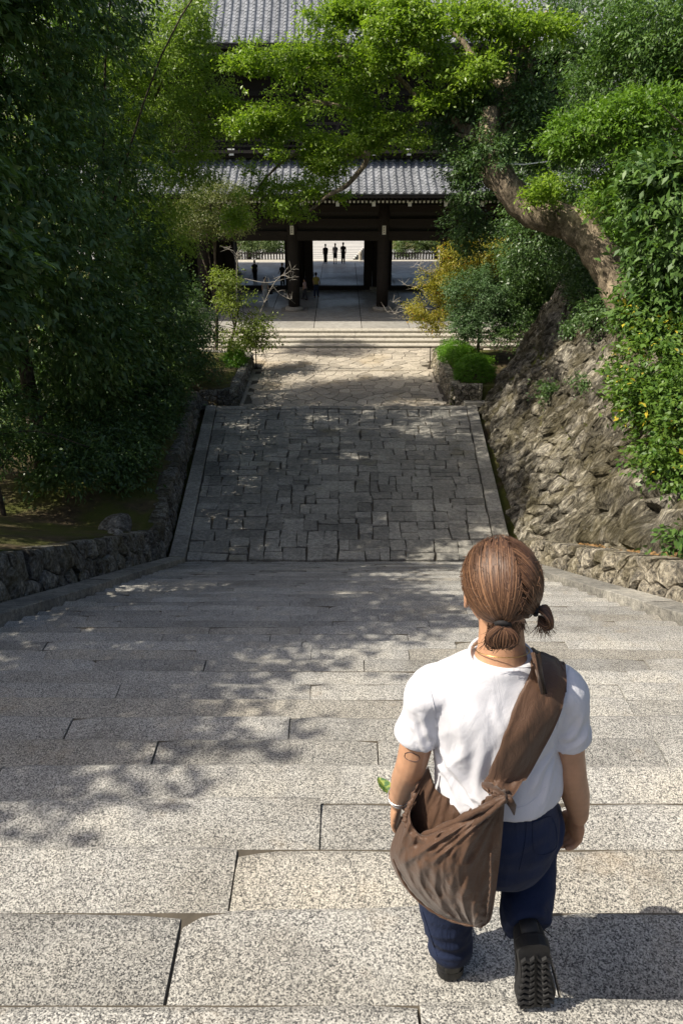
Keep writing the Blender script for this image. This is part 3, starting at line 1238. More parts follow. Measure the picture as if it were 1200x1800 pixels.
pp['label'] = 'short pale stone post at the far edge of the gate floor'
pp['category'] = 'post'
for s, lab in ((-1, 'dark picket fence beyond the left doorway of the gate'), (1, 'dark picket fence beyond the right doorway of the gate')):
    f = thing('picket_fence', lab, 'fence', (s * 4.6, 72.6, .1), 'picket fences behind the gate')
    pk = MB()
    pk.box((0, 0, .45), (.14, .05, .9))
    me = mesh('picket', pk.v, pk.f)
    for i in range(40):
        q = link('picket', me, M['black_wood'], f)
        q.location = (s * (4.7 + i * .27), 72.6, .12)
    for z in (.30, .95):
        b = MB()
        b.box((s * 10.0, 72.64, .06 + z * .9), (10.9, .04, .08))
        b.build('rail', M['black_wood'], f)
# iron stakes at the ends of the planters
for x, y, h, lab in ((-4.45, 37.9, 1.0, 'thin dark stake at the corner of the left planter'), (4.6, 37.9, 1.15, 'thin dark stake by the planter with bright clipped bushes')):
    b = MB()
    b.tube([(x, y, 0), (x + .01, y, h * .5), (x, y, h)], [.035, .03, .028], 6)
    b.box((x, y, h), (.09, .09, .05))
    b.box((x, y, .02), (.2, .2, .05))
    s_ = b.build('stake', M['dark_bark'])
    s_['label'] = lab
    s_['category'] = 'stake'
    s_['group'] = 'iron stakes by the flagstones'
# ------------------------------------------------------------------ trees and shrubs
def leaf_mesh(name, pos, axis, nrm, length, ratio, mat, parent, tone, fold=.22):
    n = len(pos)
    axis = axis / (np.linalg.norm(axis, axis=1, keepdims=True) + 1e-9)
    side = np.cross(axis, nrm)
    side /= (np.linalg.norm(side, axis=1, keepdims=True) + 1e-9)
    up = np.cross(side, axis)
    L = length[:, None]
    W = L * ratio * .5
    v = np.empty((n, 4, 3), np.float32)
    v[:, 0] = pos
    v[:, 1] = pos + axis * L * .48 + side * W + up * W * fold * 2
    v[:, 2] = pos + axis * L - up * L * .12
    v[:, 3] = pos + axis * L * .48 - side * W + up * W * fold * 2
    me = bpy.data.meshes.new(name)
    me.vertices.add(4 * n)
    me.vertices.foreach_set('co', v.ravel())
    me.loops.add(4 * n)
    me.loops.foreach_set('vertex_index', np.arange(4 * n, dtype=np.int32))
    me.polygons.add(n)
    me.polygons.foreach_set('loop_start', np.arange(0, 4 * n, 4, dtype=np.int32))
    me.update(calc_edges=True)
    a = me.attributes.new('tone', 'FLOAT', 'FACE')
    a.data.foreach_set('value', tone.astype(np.float32))
    return link(name, me, mat, parent)


def unit(n):
    v = nr.normal(size=(n, 3))
    return v / np.linalg.norm(v, axis=1, keepdims=True)


def crown(parent, blobs, n_leaf, L, ratio, mat, spray=.55, per=26, droop=.35, flat=.55, hollow=.55, name='crown', cut=None, gapt=-.28):
    """Leaves in sprays spread through the outer volume of several ellipsoids (centre, radii)."""
    vol = np.array([b[1][0] * b[1][1] + b[1][1] * b[1][2] + b[1][0] * b[1][2] for b in blobs])
    ns = max(1, n_leaf // per)
    idx = nr.choice(len(blobs), ns, p=vol / vol.sum())
    C = np.array([b[0] for b in blobs], float)[idx]
    Rr = np.array([b[1] for b in blobs], float)[idx]
    d = unit(ns)
    rad = nr.uniform(hollow ** 2, 1.08, ns) ** .5
    # knots and hollows of the outline
    wob = np.array([noise.noise(Vector((a[0] * 1.9 + c[0], a[1] * 1.9 + c[1], a[2] * 1.9 + c[2]))) for a, c in zip(d, C)])
    rad = rad * (1 + .30 * wob)
    sp = C + d * Rr * rad[:, None]
    gap = np.array([noise.noise(Vector(p * .75)) for p in sp])
    keep = gap > gapt
    if cut is not None:
        keep &= cut(sp)
    sp, d = sp[keep], d[keep]
    ns = len(sp)
    out = d.copy()
    out[:, 2] = out[:, 2] * .5 + .1
    out /= np.linalg.norm(out, axis=1, keepdims=True)
    # each spray is a loose, flattened tuft along a twig
    k = np.repeat(np.arange(ns), per)
    m = len(k)
    t = nr.uniform(-.6, 1.0, m)
    lat = nr.normal(size=(m, 3)) * .38
    lat[:, 2] *= flat
    sz = spray * nr.uniform(.6, 1.3, ns)
    pos = sp[k] + (out[k] * t[:, None] + lat) * sz[k][:, None] - np.array([0, 0, 1.0]) * (droop * .5 * (np.maximum(t, 0) ** 2) * sz[k])[:, None]
    ax = out[k] * .7 + nr.normal(size=(m, 3)) * .55
    ax[:, 2] -= droop
    nm = nr.normal(size=(m, 3)) * .45 + d[k] * .45
    nm[:, 2] += .75
    ln = L * nr.uniform(.65, 1.25, m)
    tone = np.clip(nr.uniform(0, 1, ns)[k] * .45 + nr.uniform(0, .62, m), 0, 1)
    return leaf_mesh(name, pos, ax, nm, ln, ratio, mat, parent, tone), sp


def limb(name, pts, r0, r1, mat, parent, n=14, sides=9, wob=.25):
    p = spline(pts, n)
    rad = [lerp(r0, r1, (i / (n - 1)) ** .8) for i in range(n)]
    v, f = tube(p, rad, sides, True, None, wob)
    return obj(name, v, f, mat, parent, True)


def tree(name, label, base, top, r, blobs, n_leaf, L, ratio, mat, bark='dark_bark', n_limb=7, group=None, cat='tree', **kw):
    bz = ground_z(base[0], base[1]) - .1
    root = thing(name, label, cat, (base[0], base[1], bz), group)
    b = Vector((base[0], base[1], bz))
    t = Vector(top)
    mid = b.lerp(t, .5) + Vector((rng.uniform(-.4, .4), rng.uniform(-.4, .4), 0)) * (t - b).length * .08
    limb('trunk', [b, mid, t], r, r * .35, M[bark], root)
    _, sp = crown(root, blobs, n_leaf, L, ratio, mat, **kw)
    for i in range(n_limb):
        q = Vector(sp[rng.randrange(len(sp))])
        s = rng.uniform(.35, .9)
        a = b.lerp(t, s)
        m_ = a.lerp(q, .5) + Vector((0, 0, .12 * (q - a).length))
        limb('branch', [a, m_, q], r * .42 * (1.2 - s), .015, M[bark], root, 9, 6)
    return root


LM = dict(
    dark=mat_leaf('dark_evergreen_leaf', (.028, .070, .024), (.115, .195, .060), .40, .28, None, .5),
    near=mat_leaf('large_evergreen_leaf', (.045, .095, .030), (.150, .240, .080), .38, .30, None, .5),
    mid=mat_leaf('mid_green_leaf', (.055, .130, .016), (.165, .285, .036), .45, .36, None, .4),
    light=mat_leaf('light_green_leaf', (.115, .195, .032), (.280, .390, .075), .45, .45),
    bright=mat_leaf('bright_canopy_leaf', (.095, .190, .018), (.275, .390, .050), .42, .44),
    glossy=mat_leaf('glossy_green_leaf', (.036, .090, .022), (.115, .200, .044), .46, .25, None, .4),
    yellow=mat_leaf('green_yellow_leaf', (.050, .125, .022), (.135, .220, .036), .45, .30, (.58, .46, .05), .4),
    azalea=mat_leaf('bright_bush_leaf', (.070, .190, .012), (.150, .310, .022), .5, .4),
    autumn=mat_leaf('yellow_autumn_leaf', (.16, .19, .025), (.40, .34, .05), .5, .4, (.45, .20, .03)),
    maple=mat_leaf('maple_leaf', (.090, .150, .020), (.210, .260, .045), .5, .45),
    round=mat_leaf('small_round_leaf', (.040, .095, .034), (.110, .185, .070), .5, .25, None, .35),
    pine=mat_leaf('pine_needle', (.045, .085, .022), (.105, .155, .040), .5, .25),
    olive=mat_leaf('olive_leaf', (.10, .13, .04), (.20, .22, .085), .5, .35),
)

# --- left bank
tree('broadleaf_tree', 'tall dark evergreen tree filling the upper left corner', (-9.2, 12.5), (-9.2, 13, 13), .30,
     [((-9.5, 14.0, 10.8), (3.1, 3.2, 3.1)), ((-8.9, 16.0, 8.4), (2.4, 2.6, 2.2)), ((-10, 19, 15.0), (3, 3, 3.6))], 62000, .30, .38, LM['near'], spray=.40, per=20, droop=.6, gapt=-.16)
tree('broadleaf_tree', 'dark drooping evergreen tree in the middle of the left bank', (-9.0, 20.5), (-9, 20.6, 12), .28,
     [((-8.9, 20.5, 8.8), (2.9, 3.2, 3.6)), ((-8.3, 22.5, 6.2), (2.3, 2.6, 2.6)), ((-9.3, 23, 12.6), (2.8, 3.0, 3.2)), ((-8.6, 21, 15.6), (3.0, 3.2, 2.2))], 72000, .235, .38, LM['near'], spray=.40, per=20, droop=.6, gapt=-.16)
tree('broadleaf_tree', 'dark evergreen tree leaning over the left edge of the paving', (-8.6, 27.0), (-8.4, 27, 9), .24,
     [((-8.3, 27.0, 6.6), (2.4, 2.8, 2.9)), ((-7.7, 28.6, 3.8), (1.9, 2.4, 2.0)), ((-8.6, 25.0, 4.4), (2.0, 2.2, 1.9)), ((-8.0, 30.2, 5.0), (1.8, 2.0, 2.3)), ((-8.9, 27.5, 10.6), (2.6, 2.8, 2.4)), ((-8.6, 26.5, 14.6), (2.8, 3.2, 2.4)), ((-3.4, 26.6, 16.7), (1.5, 1.4, .6)), ((-4.6, 24.4, 17.0), (1.6, 1.0, .6)), ((-5.4, 28.4, 16.6), (1.5, 1.1, .6))], 78000, .215, .38, LM['dark'], spray=.40, per=20, droop=.6, gapt=-.16)  # highest small blobs: unseen overhang added to shade the right wall
tree('broadleaf_tree', 'light green feathery tree in front of the upper roof on the left', (-9.0, 33.0), (-9.0, 32.6, 14), .20,
     [(tuple(at(x, y, d)), (r * .0215, r * .0215, r * .0195)) for x, y, r, d in [(205, 175, 100, 32), (297, 234, 80, 32.5), (259, 342, 95, 31.5), (145, 74, 85, 32), (315, 400, 60, 32), (290, 110, 75, 32.5), (345, 290, 45, 32.5),
      (340, 60, 48, 32.5), (352, 165, 42, 32.5), (120, 200, 85, 32), (320, 20, 50, 32.5), (240, 100, 60, 32), (372, 80, 34, 32.5), (384, 140, 30, 32.5), (360, 30, 38, 32.5)]], 70000, .15, .34, LM['light'], spray=.45, per=22, droop=.35)
tree('small_tree', 'small olive green rounded tree before the lower roof', (-6.9, 40.2), (-6.6, 40.2, 8.2), .12,
     [((-6.2, 40.2, 7.9), (1.5, 1.4, 1.0)), ((-7.4, 40.4, 7.2), (1.2, 1.2, .9)), ((-5.6, 40.2, 6.9), (.9, 1.0, .6))], 20000, .12, .34, LM['olive'], spray=.35, per=20)
tree('shrub', 'dark shrub at the far end of the low left wall', (-7.4, 33.5), (-7.0, 33.4, 3.2), .12,
     [((-6.9, 33.2, 2.4), (1.3, 1.6, 1.7)), ((-7.8, 32.0, 2.2), (1.6, 1.8, 1.7)), ((-7.9, 35, 3.4), (1.6, 1.6, 2.0))], 30000, .14, .36, LM['dark'], cat='shrub', spray=.42, per=22)
tree('shrub', 'small dark broad-leaved shrub on the mossy ground at the left edge', (-8.0, 11.8), (-8.0, 11.8, 6.0), .05,
     [((-8.0, 11.9, 6.05), (.95, .9, .75)), ((-8.6, 11.4, 5.3), (.8, .7, .5))], 2600, .2, .34, LM['dark'], cat='shrub', spray=.45, per=16, n_limb=6, droop=.5)
tree('shrub', 'dense shaded undergrowth shrub below the left evergreens', (-9.0, 17.5), (-9.0, 17.5, 4.6), .08,
     [((-9.6, 16.8, 4.9), (1.5, 1.6, 1.2)), ((-9.9, 19.8, 4.0), (1.6, 2.0, 1.4)), ((-9.4, 23.2, 3.4), (1.5, 1.9, 1.4)), ((-8.0, 21.8, 2.6), (1.1, 1.6, 1.0)), ((-7.8, 25.2, 2.3), (1.0, 1.8, 1.1)), ((-8.6, 28.2, 2.2), (1.4, 1.8, 1.3)), ((-7.9, 19.2, 2.9), (.8, 1.1, .7)), ((-6.7, 20.6, 2.2), (.8, 1.3, .7)), ((-6.9, 23.2, 1.9), (.8, 1.5, .7)), ((-7.1, 26.2, 1.7), (.8, 1.6, .7)), ((-7.3, 29.2, 1.5), (.8, 1.5, .7)), ((-7.2, 18.6, 3.0), (.7, .8, .6))], 62000, .17, .36, LM['dark'], cat='shrub', spray=.45, per=20)
tree('broadleaf_tree', 'near evergreen branch of large leaves at the left picture edge', (-7.4, 9.0), (-7.2, 9.2, 10.6), .12,
     [((-6.6, 9.6, 9.0), (.85, 1.3, 1.5)), ((-6.7, 9.6, 7.2), (.6, 1.0, .8)), ((-7.4, 8.6, 10.4), (1.2, 1.5, 1.2))], 7000, .20, .42, LM['glossy'], spray=.4, per=16, droop=.7)
tree('broadleaf_tree', 'tall overhanging evergreen beside the upper steps, just outside the left edge', (-8.4, 6.5), (-7.4, 6.8, 13.2), .26,
     [((-7.2, 7.0, 12.8), (2.3, 2.4, 1.7)), ((-7.4, 3.9, 13.2), (1.3, 1.2, 1.0)), ((-7.1, 2.3, 13.6), (1.2, .8, .8)), ((-8.4, 10.0, 12.4), (2.0, 2.1, 1.5)), ((-10.4, 12.6, 12.4), (1.8, 1.8, 1.5))],
     52000, .20, .40, LM['dark'], spray=.5, per=22, droop=.4, hollow=.1, gapt=-.35)
# maple with bare twigs
mp = tree('maple_tree', 'slender yellow-green maple with bare white twigs before the gate', (-5.9, 37.4), (-4.9, 37.6, 4.2), .09,
          [((-5.2, 37.6, 3.6), (1.15, 1.2, .65)), ((-4.3, 37.4, 2.5), (1.0, 1.1, .5)), ((-5.7, 37.6, 4.6), (.8, .9, .55)), ((-5.3, 37.3, 1.7), (1.3, 1.2, .5)), ((-4.1, 37.4, 1.55), (.9, .9, .3))],
          8500, .13, .5, LM['maple'], n_limb=16, spray=.33, per=14, hollow=.1)


def twig_fan(parent, pts, r, n_side, slen, mat=None):
    p = spline(pts, 12)
    r *= .62
    b = MB()
    b.tube(p, [lerp(r, r * .25, i / 11) for i in range(12)], 5)
    for i in range(n_side):
        k = rng.uniform(.2, 1) * 11
        a = Vector(p[int(k)])
        d = Vector((rng.uniform(-.6, 1), rng.uniform(-.5, .5), rng.uniform(-.25, .9))).normalized()
        b.tube([a, a + d * slen * .5 + Vector((0, 0, .02)), a + d * slen * rng.uniform(.7, 1.2)], [r * .45, r * .32, r * .12], 4)
    b.build('bare_twig', mat or M['twig'], parent)


Y_ = 37.2
twig_fan(mp, [at(446, 575, Y_), at(480, 500, Y_), at(505, 480, Y_), at(519, 468, Y_)], .04, 16, .45)
twig_fan(mp, [at(430, 490, Y_), at(470, 497, Y_), at(510, 488, Y_), at(514, 493, Y_)], .035, 14, .35)
twig_fan(mp, [at(478, 500, Y_), at(490, 515, Y_), at(505, 524, Y_), at(515, 526, Y_)], .03, 12, .35)
twig_fan(mp, [at(416, 560, Y_), at(416, 480, Y_), at(414, 445, Y_), at(386, 432, Y_)], .05, 14, .45)
for q in range(7):                                                  # trailing twigs over the steps
    x0 = rng.uniform(395, 470)
    twig_fan(mp, [at(x0 - 40, 570, Y_), at(x0, 580 + q * 3, Y_), at(x0 + 25, 600 + q * 7, Y_), at(x0 + rng.uniform(0, 40), 640 + q * 4, Y_)], .018, 8, .3, M['dark_bark'])

# --- planter plants on the right
tree('bush', 'bright green clipped bush behind the round one, along the planter wall', (5.75, 36.2), (5.8, 36.2, 1.4), .05,
     [((5.75, 36.4, 1.05), (.85, 1.2, .75)), ((6.3, 35.2, 1.25), (.9, .9, .7)), ((5.6, 37.6, 1.0), (.6, .8, .6))], 26000, .075, .45, LM['azalea'], cat='bush', spray=.16, per=20, hollow=.75, n_limb=3)
tree('bush', 'rounded bright green clipped bush at the foot of the big right wall', (6.1, 33.5), (6.1, 33.5, 1.3), .05,
     [((6.15, 33.5, 1.15), (.85, .85, .75))], 16000, .07, .45, LM['azalea'], cat='bush', spray=.14, per=20, hollow=.8, n_limb=3)
tree('small_tree', 'dense dark small-leaved tree with rounded crown right of the gate steps', (6.9, 36.9), (7.0, 36.9, 4.2), .10,
     [((6.7, 36.8, 4.0), (1.55, 1.4, 1.25)), ((7.8, 37, 4.4), (1.4, 1.3, 1.2)), ((6.2, 36.6, 2.7), (.8, .8, .7)), ((7.0, 36.6, 2.7), (1.5, 1.2, .8)), ((8.6, 36.4, 3.2), (1.2, 1.1, 1.0))], 46000, .10, .45, LM['round'], spray=.28, per=20, hollow=.6, n_limb=12, bark='bark')
au = tree('small_tree', 'yellow and orange autumn tree with bare grey twigs before the gate', (6.8, 40.0), (6.4, 40, 5.0), .10,
          [((6.6, 39.6, 5.2), (1.3, 1.2, 1.0)), ((5.3, 39.4, 3.6), (1.0, 1.0, .8)), ((7.7, 39.6, 5.5), (1.2, 1.2, .9)), ((4.7, 39.2, 2.7), (.8, .9, .4)), ((6.1, 39.0, 4.3), (1.2, 1.0, .9))] + [(tuple(at(x, y, 38.6)), (r, r, r * .75)) for x, y, r in ((772, 490, .9), (742, 545, .75), (800, 450, .8), (845, 440, .8), (765, 570, .6))], 36000, .12, .4, LM['autumn'], spray=.32, per=16, n_limb=14, hollow=.3)
Y_ = 39.0
for a in ([(760, 520), (730, 505), (705, 500)], [(770, 545), (730, 540), (690, 552), (676, 545)], [(780, 500), (745, 475), (722, 468)], [(760, 560), (715, 545), (685, 528)],
          [(780, 470), (748, 480), (735, 462)], [(770, 560), (725, 560), (690, 560)]):
    twig_fan(au, [at(x, y, Y_) for x, y in a], .035, 18, .5)
tree('shrub', 'loose dark green shrub between the big wall and the autumn tree', (9.6, 37.5), (9.6, 37.4, 5.0), .10,
     [((9.0, 36.6, 4.2), (1.3, 1.3, 1.6)), ((10.2, 36.2, 5.4), (1.5, 1.4, 1.6)), ((8.4, 35.8, 2.6), (1.0, 1.0, 1.0))], 22000, .12, .42, LM['glossy'], cat='shrub', spray=.36, per=18)

# --- the great leaning tree
TY = 26.5
lean = thing('leaning_tree', 'old thick mossy tree leaning left over the paving with a broad bright canopy', 'tree', (9.9, 25.0, 5.0))
tp = [at(1128, 625, 24.6), at(1098, 548, 25.0), at(1058, 455, 25.6), at(1000, 392, 26.2), at(930, 370, 26.6), at(880, 310, 26.9), at(860, 240, 27.2), at(862, 190, 27.4)]
p = spline(tp, 40)
rad = np.interp(np.linspace(0, 1, 40), [0, .15, .4, .6, .8, 1], [.62, .54, .52, .50, .38, .26])
v, f = tube(p, list(rad), 18, True, None, .30)
obj('trunk', v, f, M['pale_bark'], lean, True)
BR = [
    ([(872, 290), (893, 230), (896, 150), (905, 90), (880, 40)], .30, .10, 27.2),
    ([(862, 250), (830, 235), (780, 200), (735, 205), (690, 235), (640, 270)], .30, .10, 28.0),
    ([(645, 268), (640, 290), (610, 325), (575, 345), (545, 370)], .12, .05, 29.0),
    ([(860, 230), (820, 200), (790, 130), (750, 110), (700, 130)], .22, .06, 28.5),
    ([(895, 160), (850, 130), (800, 60), (745, 60)], .18, .05, 28.0),
    ([(700, 230), (640, 200), (560, 180), (500, 190), (430, 185)], .12, .03, 30.0),
    ([(640, 270), (580, 280), (520, 270), (470, 310), (440, 350)], .10, .03, 31.0),
    ([(905, 100), (940, 60), (960, 20)], .12, .04, 27.0),
    ([(740, 180), (690, 130), (600, 100), (520, 130)], .10, .03, 29.5),
    ([(885, 205), (930, 150), (925, 60)], .16, .05, 27.4),
    ([(870, 330), (845, 300), (835, 250), (800, 235)], .20, .06, 27.0),
]
for pts, r0, r1, y0 in BR:
    n = len(pts)
    limb('branch', [at(x, y, y0 + i * .45) for i, (x, y) in enumerate(pts)], r0, r1, M['pale_bark'], lean, 22, 9, .4)
pads = []
for x, y, yy_, rx, rz in [(640, 65, 29, 1.7, .7), (530, 125, 30.5, 1.6, .55), (455, 160, 31.5, 1.7, .7), (425, 225, 32, 1.4, .7), (560, 195, 30.5, 2.0, .65), (650, 130, 29.5, 1.9, .7),
                          (700, 60, 28.5, 1.8, .7), (760, 30, 28, 1.8, .7), (690, 200, 29, 1.5, .5), (600, 255, 30.5, 1.9, .55), (510, 265, 31.5, 1.6, .6), (545, 300, 31, 1.6, .5), (490, 330, 32.5, 1.5, .55),
                          (440, 365, 33, 1.1, .5), (430, 300, 32.5, .9, .4), (640, 245, 29.5, 1.4, .45), (790, 110, 27.8, 1.5, .5), (830, 130, 27.4, 1.3, .5), (840, 60, 27.4, 1.6, .6), (730, 110, 28.5, 1.6, .55),
                          (640, 25, 29.3, 1.4, .6), (480, 225, 31.5, 1.5, .55), (520, 370, 32, .8, .3), (750, 250, 28.5, 1.2, .35), (660, 20, 29, 1.6, .6), (800, 180, 28, 1.0, .35), (570, 340, 31, 1.0, .25), (870, 30, 27, 1.6, .6), (930, 60, 26.6, 1.4, .5), (850, 110, 26.4, 1.0, .4), (400, 190, 32.5, .9, .5), (470, 110, 31.5, 1.3, .45), (585, 85, 30.2, 1.2, .4), (760, 170, 28, 1.2, .4), (410, 390, 33, .7, .3), (500, 92, 31, 1.1, .6), (440, 108, 31.5, .9, .7), (470, 85, 31.2, .8, .5), (410, 112, 31.8, .6, .6), (535, 80, 30.8, .9, .5), (565, 42, 30, 1.1, .5), (610, 20, 29.5, 1.1, .5)]:
    pads.append((tuple(at(x, y, yy_)), (rx * .92, rx * .8, rz * .62)))
    for q in range(3):
        a_ = rng.uniform(0, 6.28)
        pads.append((tuple(at(x + rx * 34 * math.cos(a_), y + rx * 17 * math.sin(a_), yy_ + rng.uniform(-.8, .8))), (rx * .5, rx * .45, rz * .32)))
crown(lean, pads, 125000, .15, .44, LM['bright'], spray=.34, per=18, droop=.12, flat=.45, hollow=.2, gapt=-.05)
crown(lean, [(tuple(at(x, y, d)), (rx, rx, rz)) for x, y, d, rx, rz in [(835, 330, 27.6, .75, 1.3), (822, 400, 28.4, .8, .9), (860, 250, 27.0, .5, .7), (815, 290, 28.0, .7, .7), (890, 260, 26.4, .3, .6), (960, 250, 27.4, .8, 1.0), (930, 180, 27.2, .8, .8), (800, 190, 28.6, .8, .5), (845, 170, 27.8, .5, .5), (775, 240, 29, .7, .4), (905, 110, 27.4, .6, .6)]],
      26000, .14, .42, LM['dark'], spray=.35, per=18, hollow=.3, name='ivy', gapt=-.5)
crown(lean, [(tuple(at(x, y, d)), (rx, rx * .8, .28)) for x, y, d, rx in [(1000, 325, 25.2, 1.1), (960, 345, 25.4, .7), (1050, 345, 24.9, .8), (1020, 375, 25.0, .35)]],
      5200, .14, .42, LM['bright'], spray=.3, per=16, hollow=.1, droop=.1, name='low_spray')

# --- trees on the right slope
def rtree(label, base, top, r, blobs, n, L, m, **kw):
    return tree('broadleaf_tree', label, base, top, r, blobs, n, L, .38, m, group='trees on the right slope', **kw)


rtree('dense dark evergreen behind the trunk of the leaning tree', (11.5, 33.5), (11, 33, 14), .25,
      [((10.4, 32.5, 9.0), (2.8, 2.4, 2.6)), ((8.8, 34.5, 7.0), (2.0, 2.0, 1.9)), ((11.5, 32.5, 12.6), (2.8, 2.6, 2.4)), ((8.6, 34.2, 9.8), (1.8, 2.0, 1.6)), ((9.6, 32.6, 14.6), (2.4, 2.2, 1.8)), ((10.2, 31, 6.6), (1.6, 1.6, 1.4))], 70000, .17, LM['dark'])
rtree('tall glossy evergreen in the upper right corner', (15.0, 27.5), (14.0, 28, 16), .3,
      [((12.6, 27.0, 13.2), (2.6, 2.4, 2.2)), ((10.6, 28.4, 14.0), (2.0, 2.2, 1.8)), ((13.6, 25.4, 11.0), (2.4, 2.4, 2.0)), ((11.4, 27.6, 11.2), (1.9, 2.0, 1.6)), ((9.4, 29.0, 12.2), (1.5, 1.7, 1.3)), ((12.4, 25.6, 14.6), (2.4, 2.4, 1.6))], 80000, .18, LM['glossy'])
rtree('bright green layered tree with small leaves on the right slope', (11.6, 22.6), (11.0, 22.6, 9.8), .14,
      [(tuple(at(x, y, d)), (rx, rx * .8, rz)) for x, y, d, rx, rz in [(1060, 225, 22.5, 1.3, .45), (1140, 200, 22.0, 1.3, .45), (1010, 250, 23, .9, .35), (1120, 270, 22.0, 1.1, .4), (1060, 300, 22.4, .8, .3), (1150, 330, 21.8, .9, .35), (1085, 350, 22, .8, .3), (1190, 260, 21.6, 1.0, .4), (1085, 410, 22, .5, .25)]],
      32000, .14, LM['mid'], spray=.34, per=18, hollow=.15, droop=.1, bark='pale_bark', n_limb=12)
rtree('long-leaved evergreen shrub tree at the right picture edge', (9.9, 18.6), (9.4, 18.6, 8.9), .10,
      [(tuple(at(x, y, d)), (rx, rx, rz)) for x, y, d, rx, rz in [(1165, 340, 18.6, .9, .7), (1185, 430, 18.4, .8, .8), (1160, 500, 18.6, .7, .6), (1190, 540, 18.2, .7, .6), (1195, 300, 18.5, .8, .6), (1130, 560, 18.8, .6, .4)]], 12000, .24, LM['glossy'], spray=.45, per=14)
rtree('dark leafy tree in the shade right of the leaning trunk', (12.4, 28), (12.0, 28, 9), .18,
      [((11.6, 27.5, 8.2), (2.2, 2.0, 1.8)), ((10.8, 28.5, 6.6), (1.7, 1.7, 1.3)), ((12.6, 25.0, 6.8), (1.8, 2.0, 1.7)), ((11.2, 22.6, 5.9), (1.1, 1.4, .9))], 46000, .16, LM['dark'])
tree('shrub', 'glossy shrub with scattered yellow leaves hanging over the right wall', (9.4, 17.4), (8.6, 17.2, 6.4), .08,
     [(tuple(at(x, y, d)), (rx, rx, rz)) for x, y, d, rx, rz in [(1150, 640, 17.2, .80, .65), (1130, 700, 16.4, .62, .5), (1175, 720, 16.0, .7, .6), (1165, 790, 15.2, .62, .5), (1195, 830, 14.6, .6, .5), (1185, 600, 17.4, .8, .6), (1110, 650, 17.8, .5, .4), (1230, 700, 15.5, .9, .8), (1150, 560, 18.2, .7, .5)]],
     17000, .15, .48, LM['yellow'], cat='shrub', spray=.32, per=16, hollow=.45, droop=.3, n_limb=12)
tree('shrub', 'dark low shrubs covering the bank behind the big wall top', (10.4, 24.5), (10.4, 24.5, 6.8), .06,
     [((10.0, 22.0, 6.1), (.9, 1.5, .6)), ((10.6, 25.2, 6.2), (.9, 1.6, .6)), ((11.4, 20.0, 7.0), (1.3, 1.6, .8)), ((10.4, 28.5, 6.2), (.9, 1.6, .6)), ((11.6, 17.4, 7.6), (1.2, 1.6, .9)), ((9.6, 19.8, 6.1), (.6, 1.0, .45))], 26000, .14, .42, LM['dark'], cat='shrub', spray=.34, per=18, n_limb=5)
tree('shrub', 'small leafy plant on the ledge of the right wall', (5.75, 10.9), (5.7, 10.9, 5.2), .03,
     [((5.72, 10.95, 5.05), (.38, .4, .3))], 520, .15, .42, LM['glossy'], cat='shrub', spray=.26, per=13, n_limb=5)
tree('shrub', 'trailing dark creeper on the upper part of the big wall', (8.6, 29.0), (8.7, 29, 5.9), .05,
     [((9.2, 28.0, 5.7), (.7, 1.6, .5)), ((8.9, 25.4, 5.5), (.7, 1.5, .5)), ((9.6, 30.2, 6.0), (.6, 1.0, .4)), ((8.5, 27.2, 4.7), (.3, .7, .3)), ((7.2, 25, 3.0), (.2, .4, .22)), ((7.9, 23.2, 3.9), (.2, .4, .22))], 15000, .12, .45, LM['dark'], cat='shrub', spray=.3, per=18, n_limb=4)
tree('shrub', 'low green bush on top of the left planter wall', (-5.3, 36.5), (-5.3, 36.5, 1.2), .03,
     [((-5.35, 36.6, .95), (.5, 1.0, .4))], 4500, .09, .45, LM['azalea'], cat='bush', spray=.2, per=16, n_limb=3)
# --- far trees beyond the gate
tree('pine_tree', 'spreading pine beyond the right doorway of the gate', (9.8, 80), (9.2, 80, 2.2), .25,
     [((7.4, 79.5, .9), (1.7, 1.6, .7)), ((9.5, 80, 1.2), (2.2, 2.0, .9)), ((6.6, 79.5, .1), (1.1, 1.1, .4))], 14000, .22, .3, LM['pine'], group='trees beyond the gate', spray=.5, per=18)
tree('pine_tree', 'leafy tree beyond the left doorway of the gate', (-9.6, 80), (-9.4, 80, 2.2), .25,
     [((-8.4, 79.5, .9), (2.2, 2.0, .9)), ((-6.4, 80, .8), (1.3, 1.5, .6)), ((-11.0, 80, .7), (2.3, 2, 1.2))], 14000, .22, .34, LM['pine'], group='trees beyond the gate', spray=.5, per=18)

# cable stretched past the leaning trunk
b = MB()
c0, c1 = at(868, 286, 26.4), at(970, 283, 26.4)
b.tube([c0, c0.lerp(c1, .5) + Vector((0, 0, -.08)), c1], .02, 5)
cb = b.build('cable', M['white'])
cb['label'] = 'thin pale support cable running past the leaning trunk'
cb['category'] = 'cable'

# fallen leaves on the ledge and along the foot of the left kerb
n = 900
yv = nr.uniform(8.5, 17.2, n)
bx = np.interp(yv, [8, 15.5, 18.2], [6.5, 6.1, 5.3])
xv = nr.uniform(5.3, bx)
zv = np.array([ground_z(a, c) for a, c in zip(xv, yv)]) + .025
ax = nr.normal(size=(n, 3)); ax[:, 2] *= .2
nm = nr.normal(size=(n, 3)) * .3; nm[:, 2] += 1
leaf_mesh('fallen_leaves', np.stack([xv, yv, zv], 1), ax, nm, nr.uniform(.06, .13, n), .5, M['fallen'], None, nr.uniform(0, 1, n))
bpy.data.objects['fallen_leaves']['kind'] = 'stuff'
STONE_L = ['largest flat pale stone among the dry leaves of the right ledge', 'small stone at the far narrow end of the leafy ledge', 'stone on the leafy ledge nearest the small green plant',
           'pale stone lying against the foot of the big wall on the ledge', 'stone at the outer rim of the leafy ledge above the low wall']
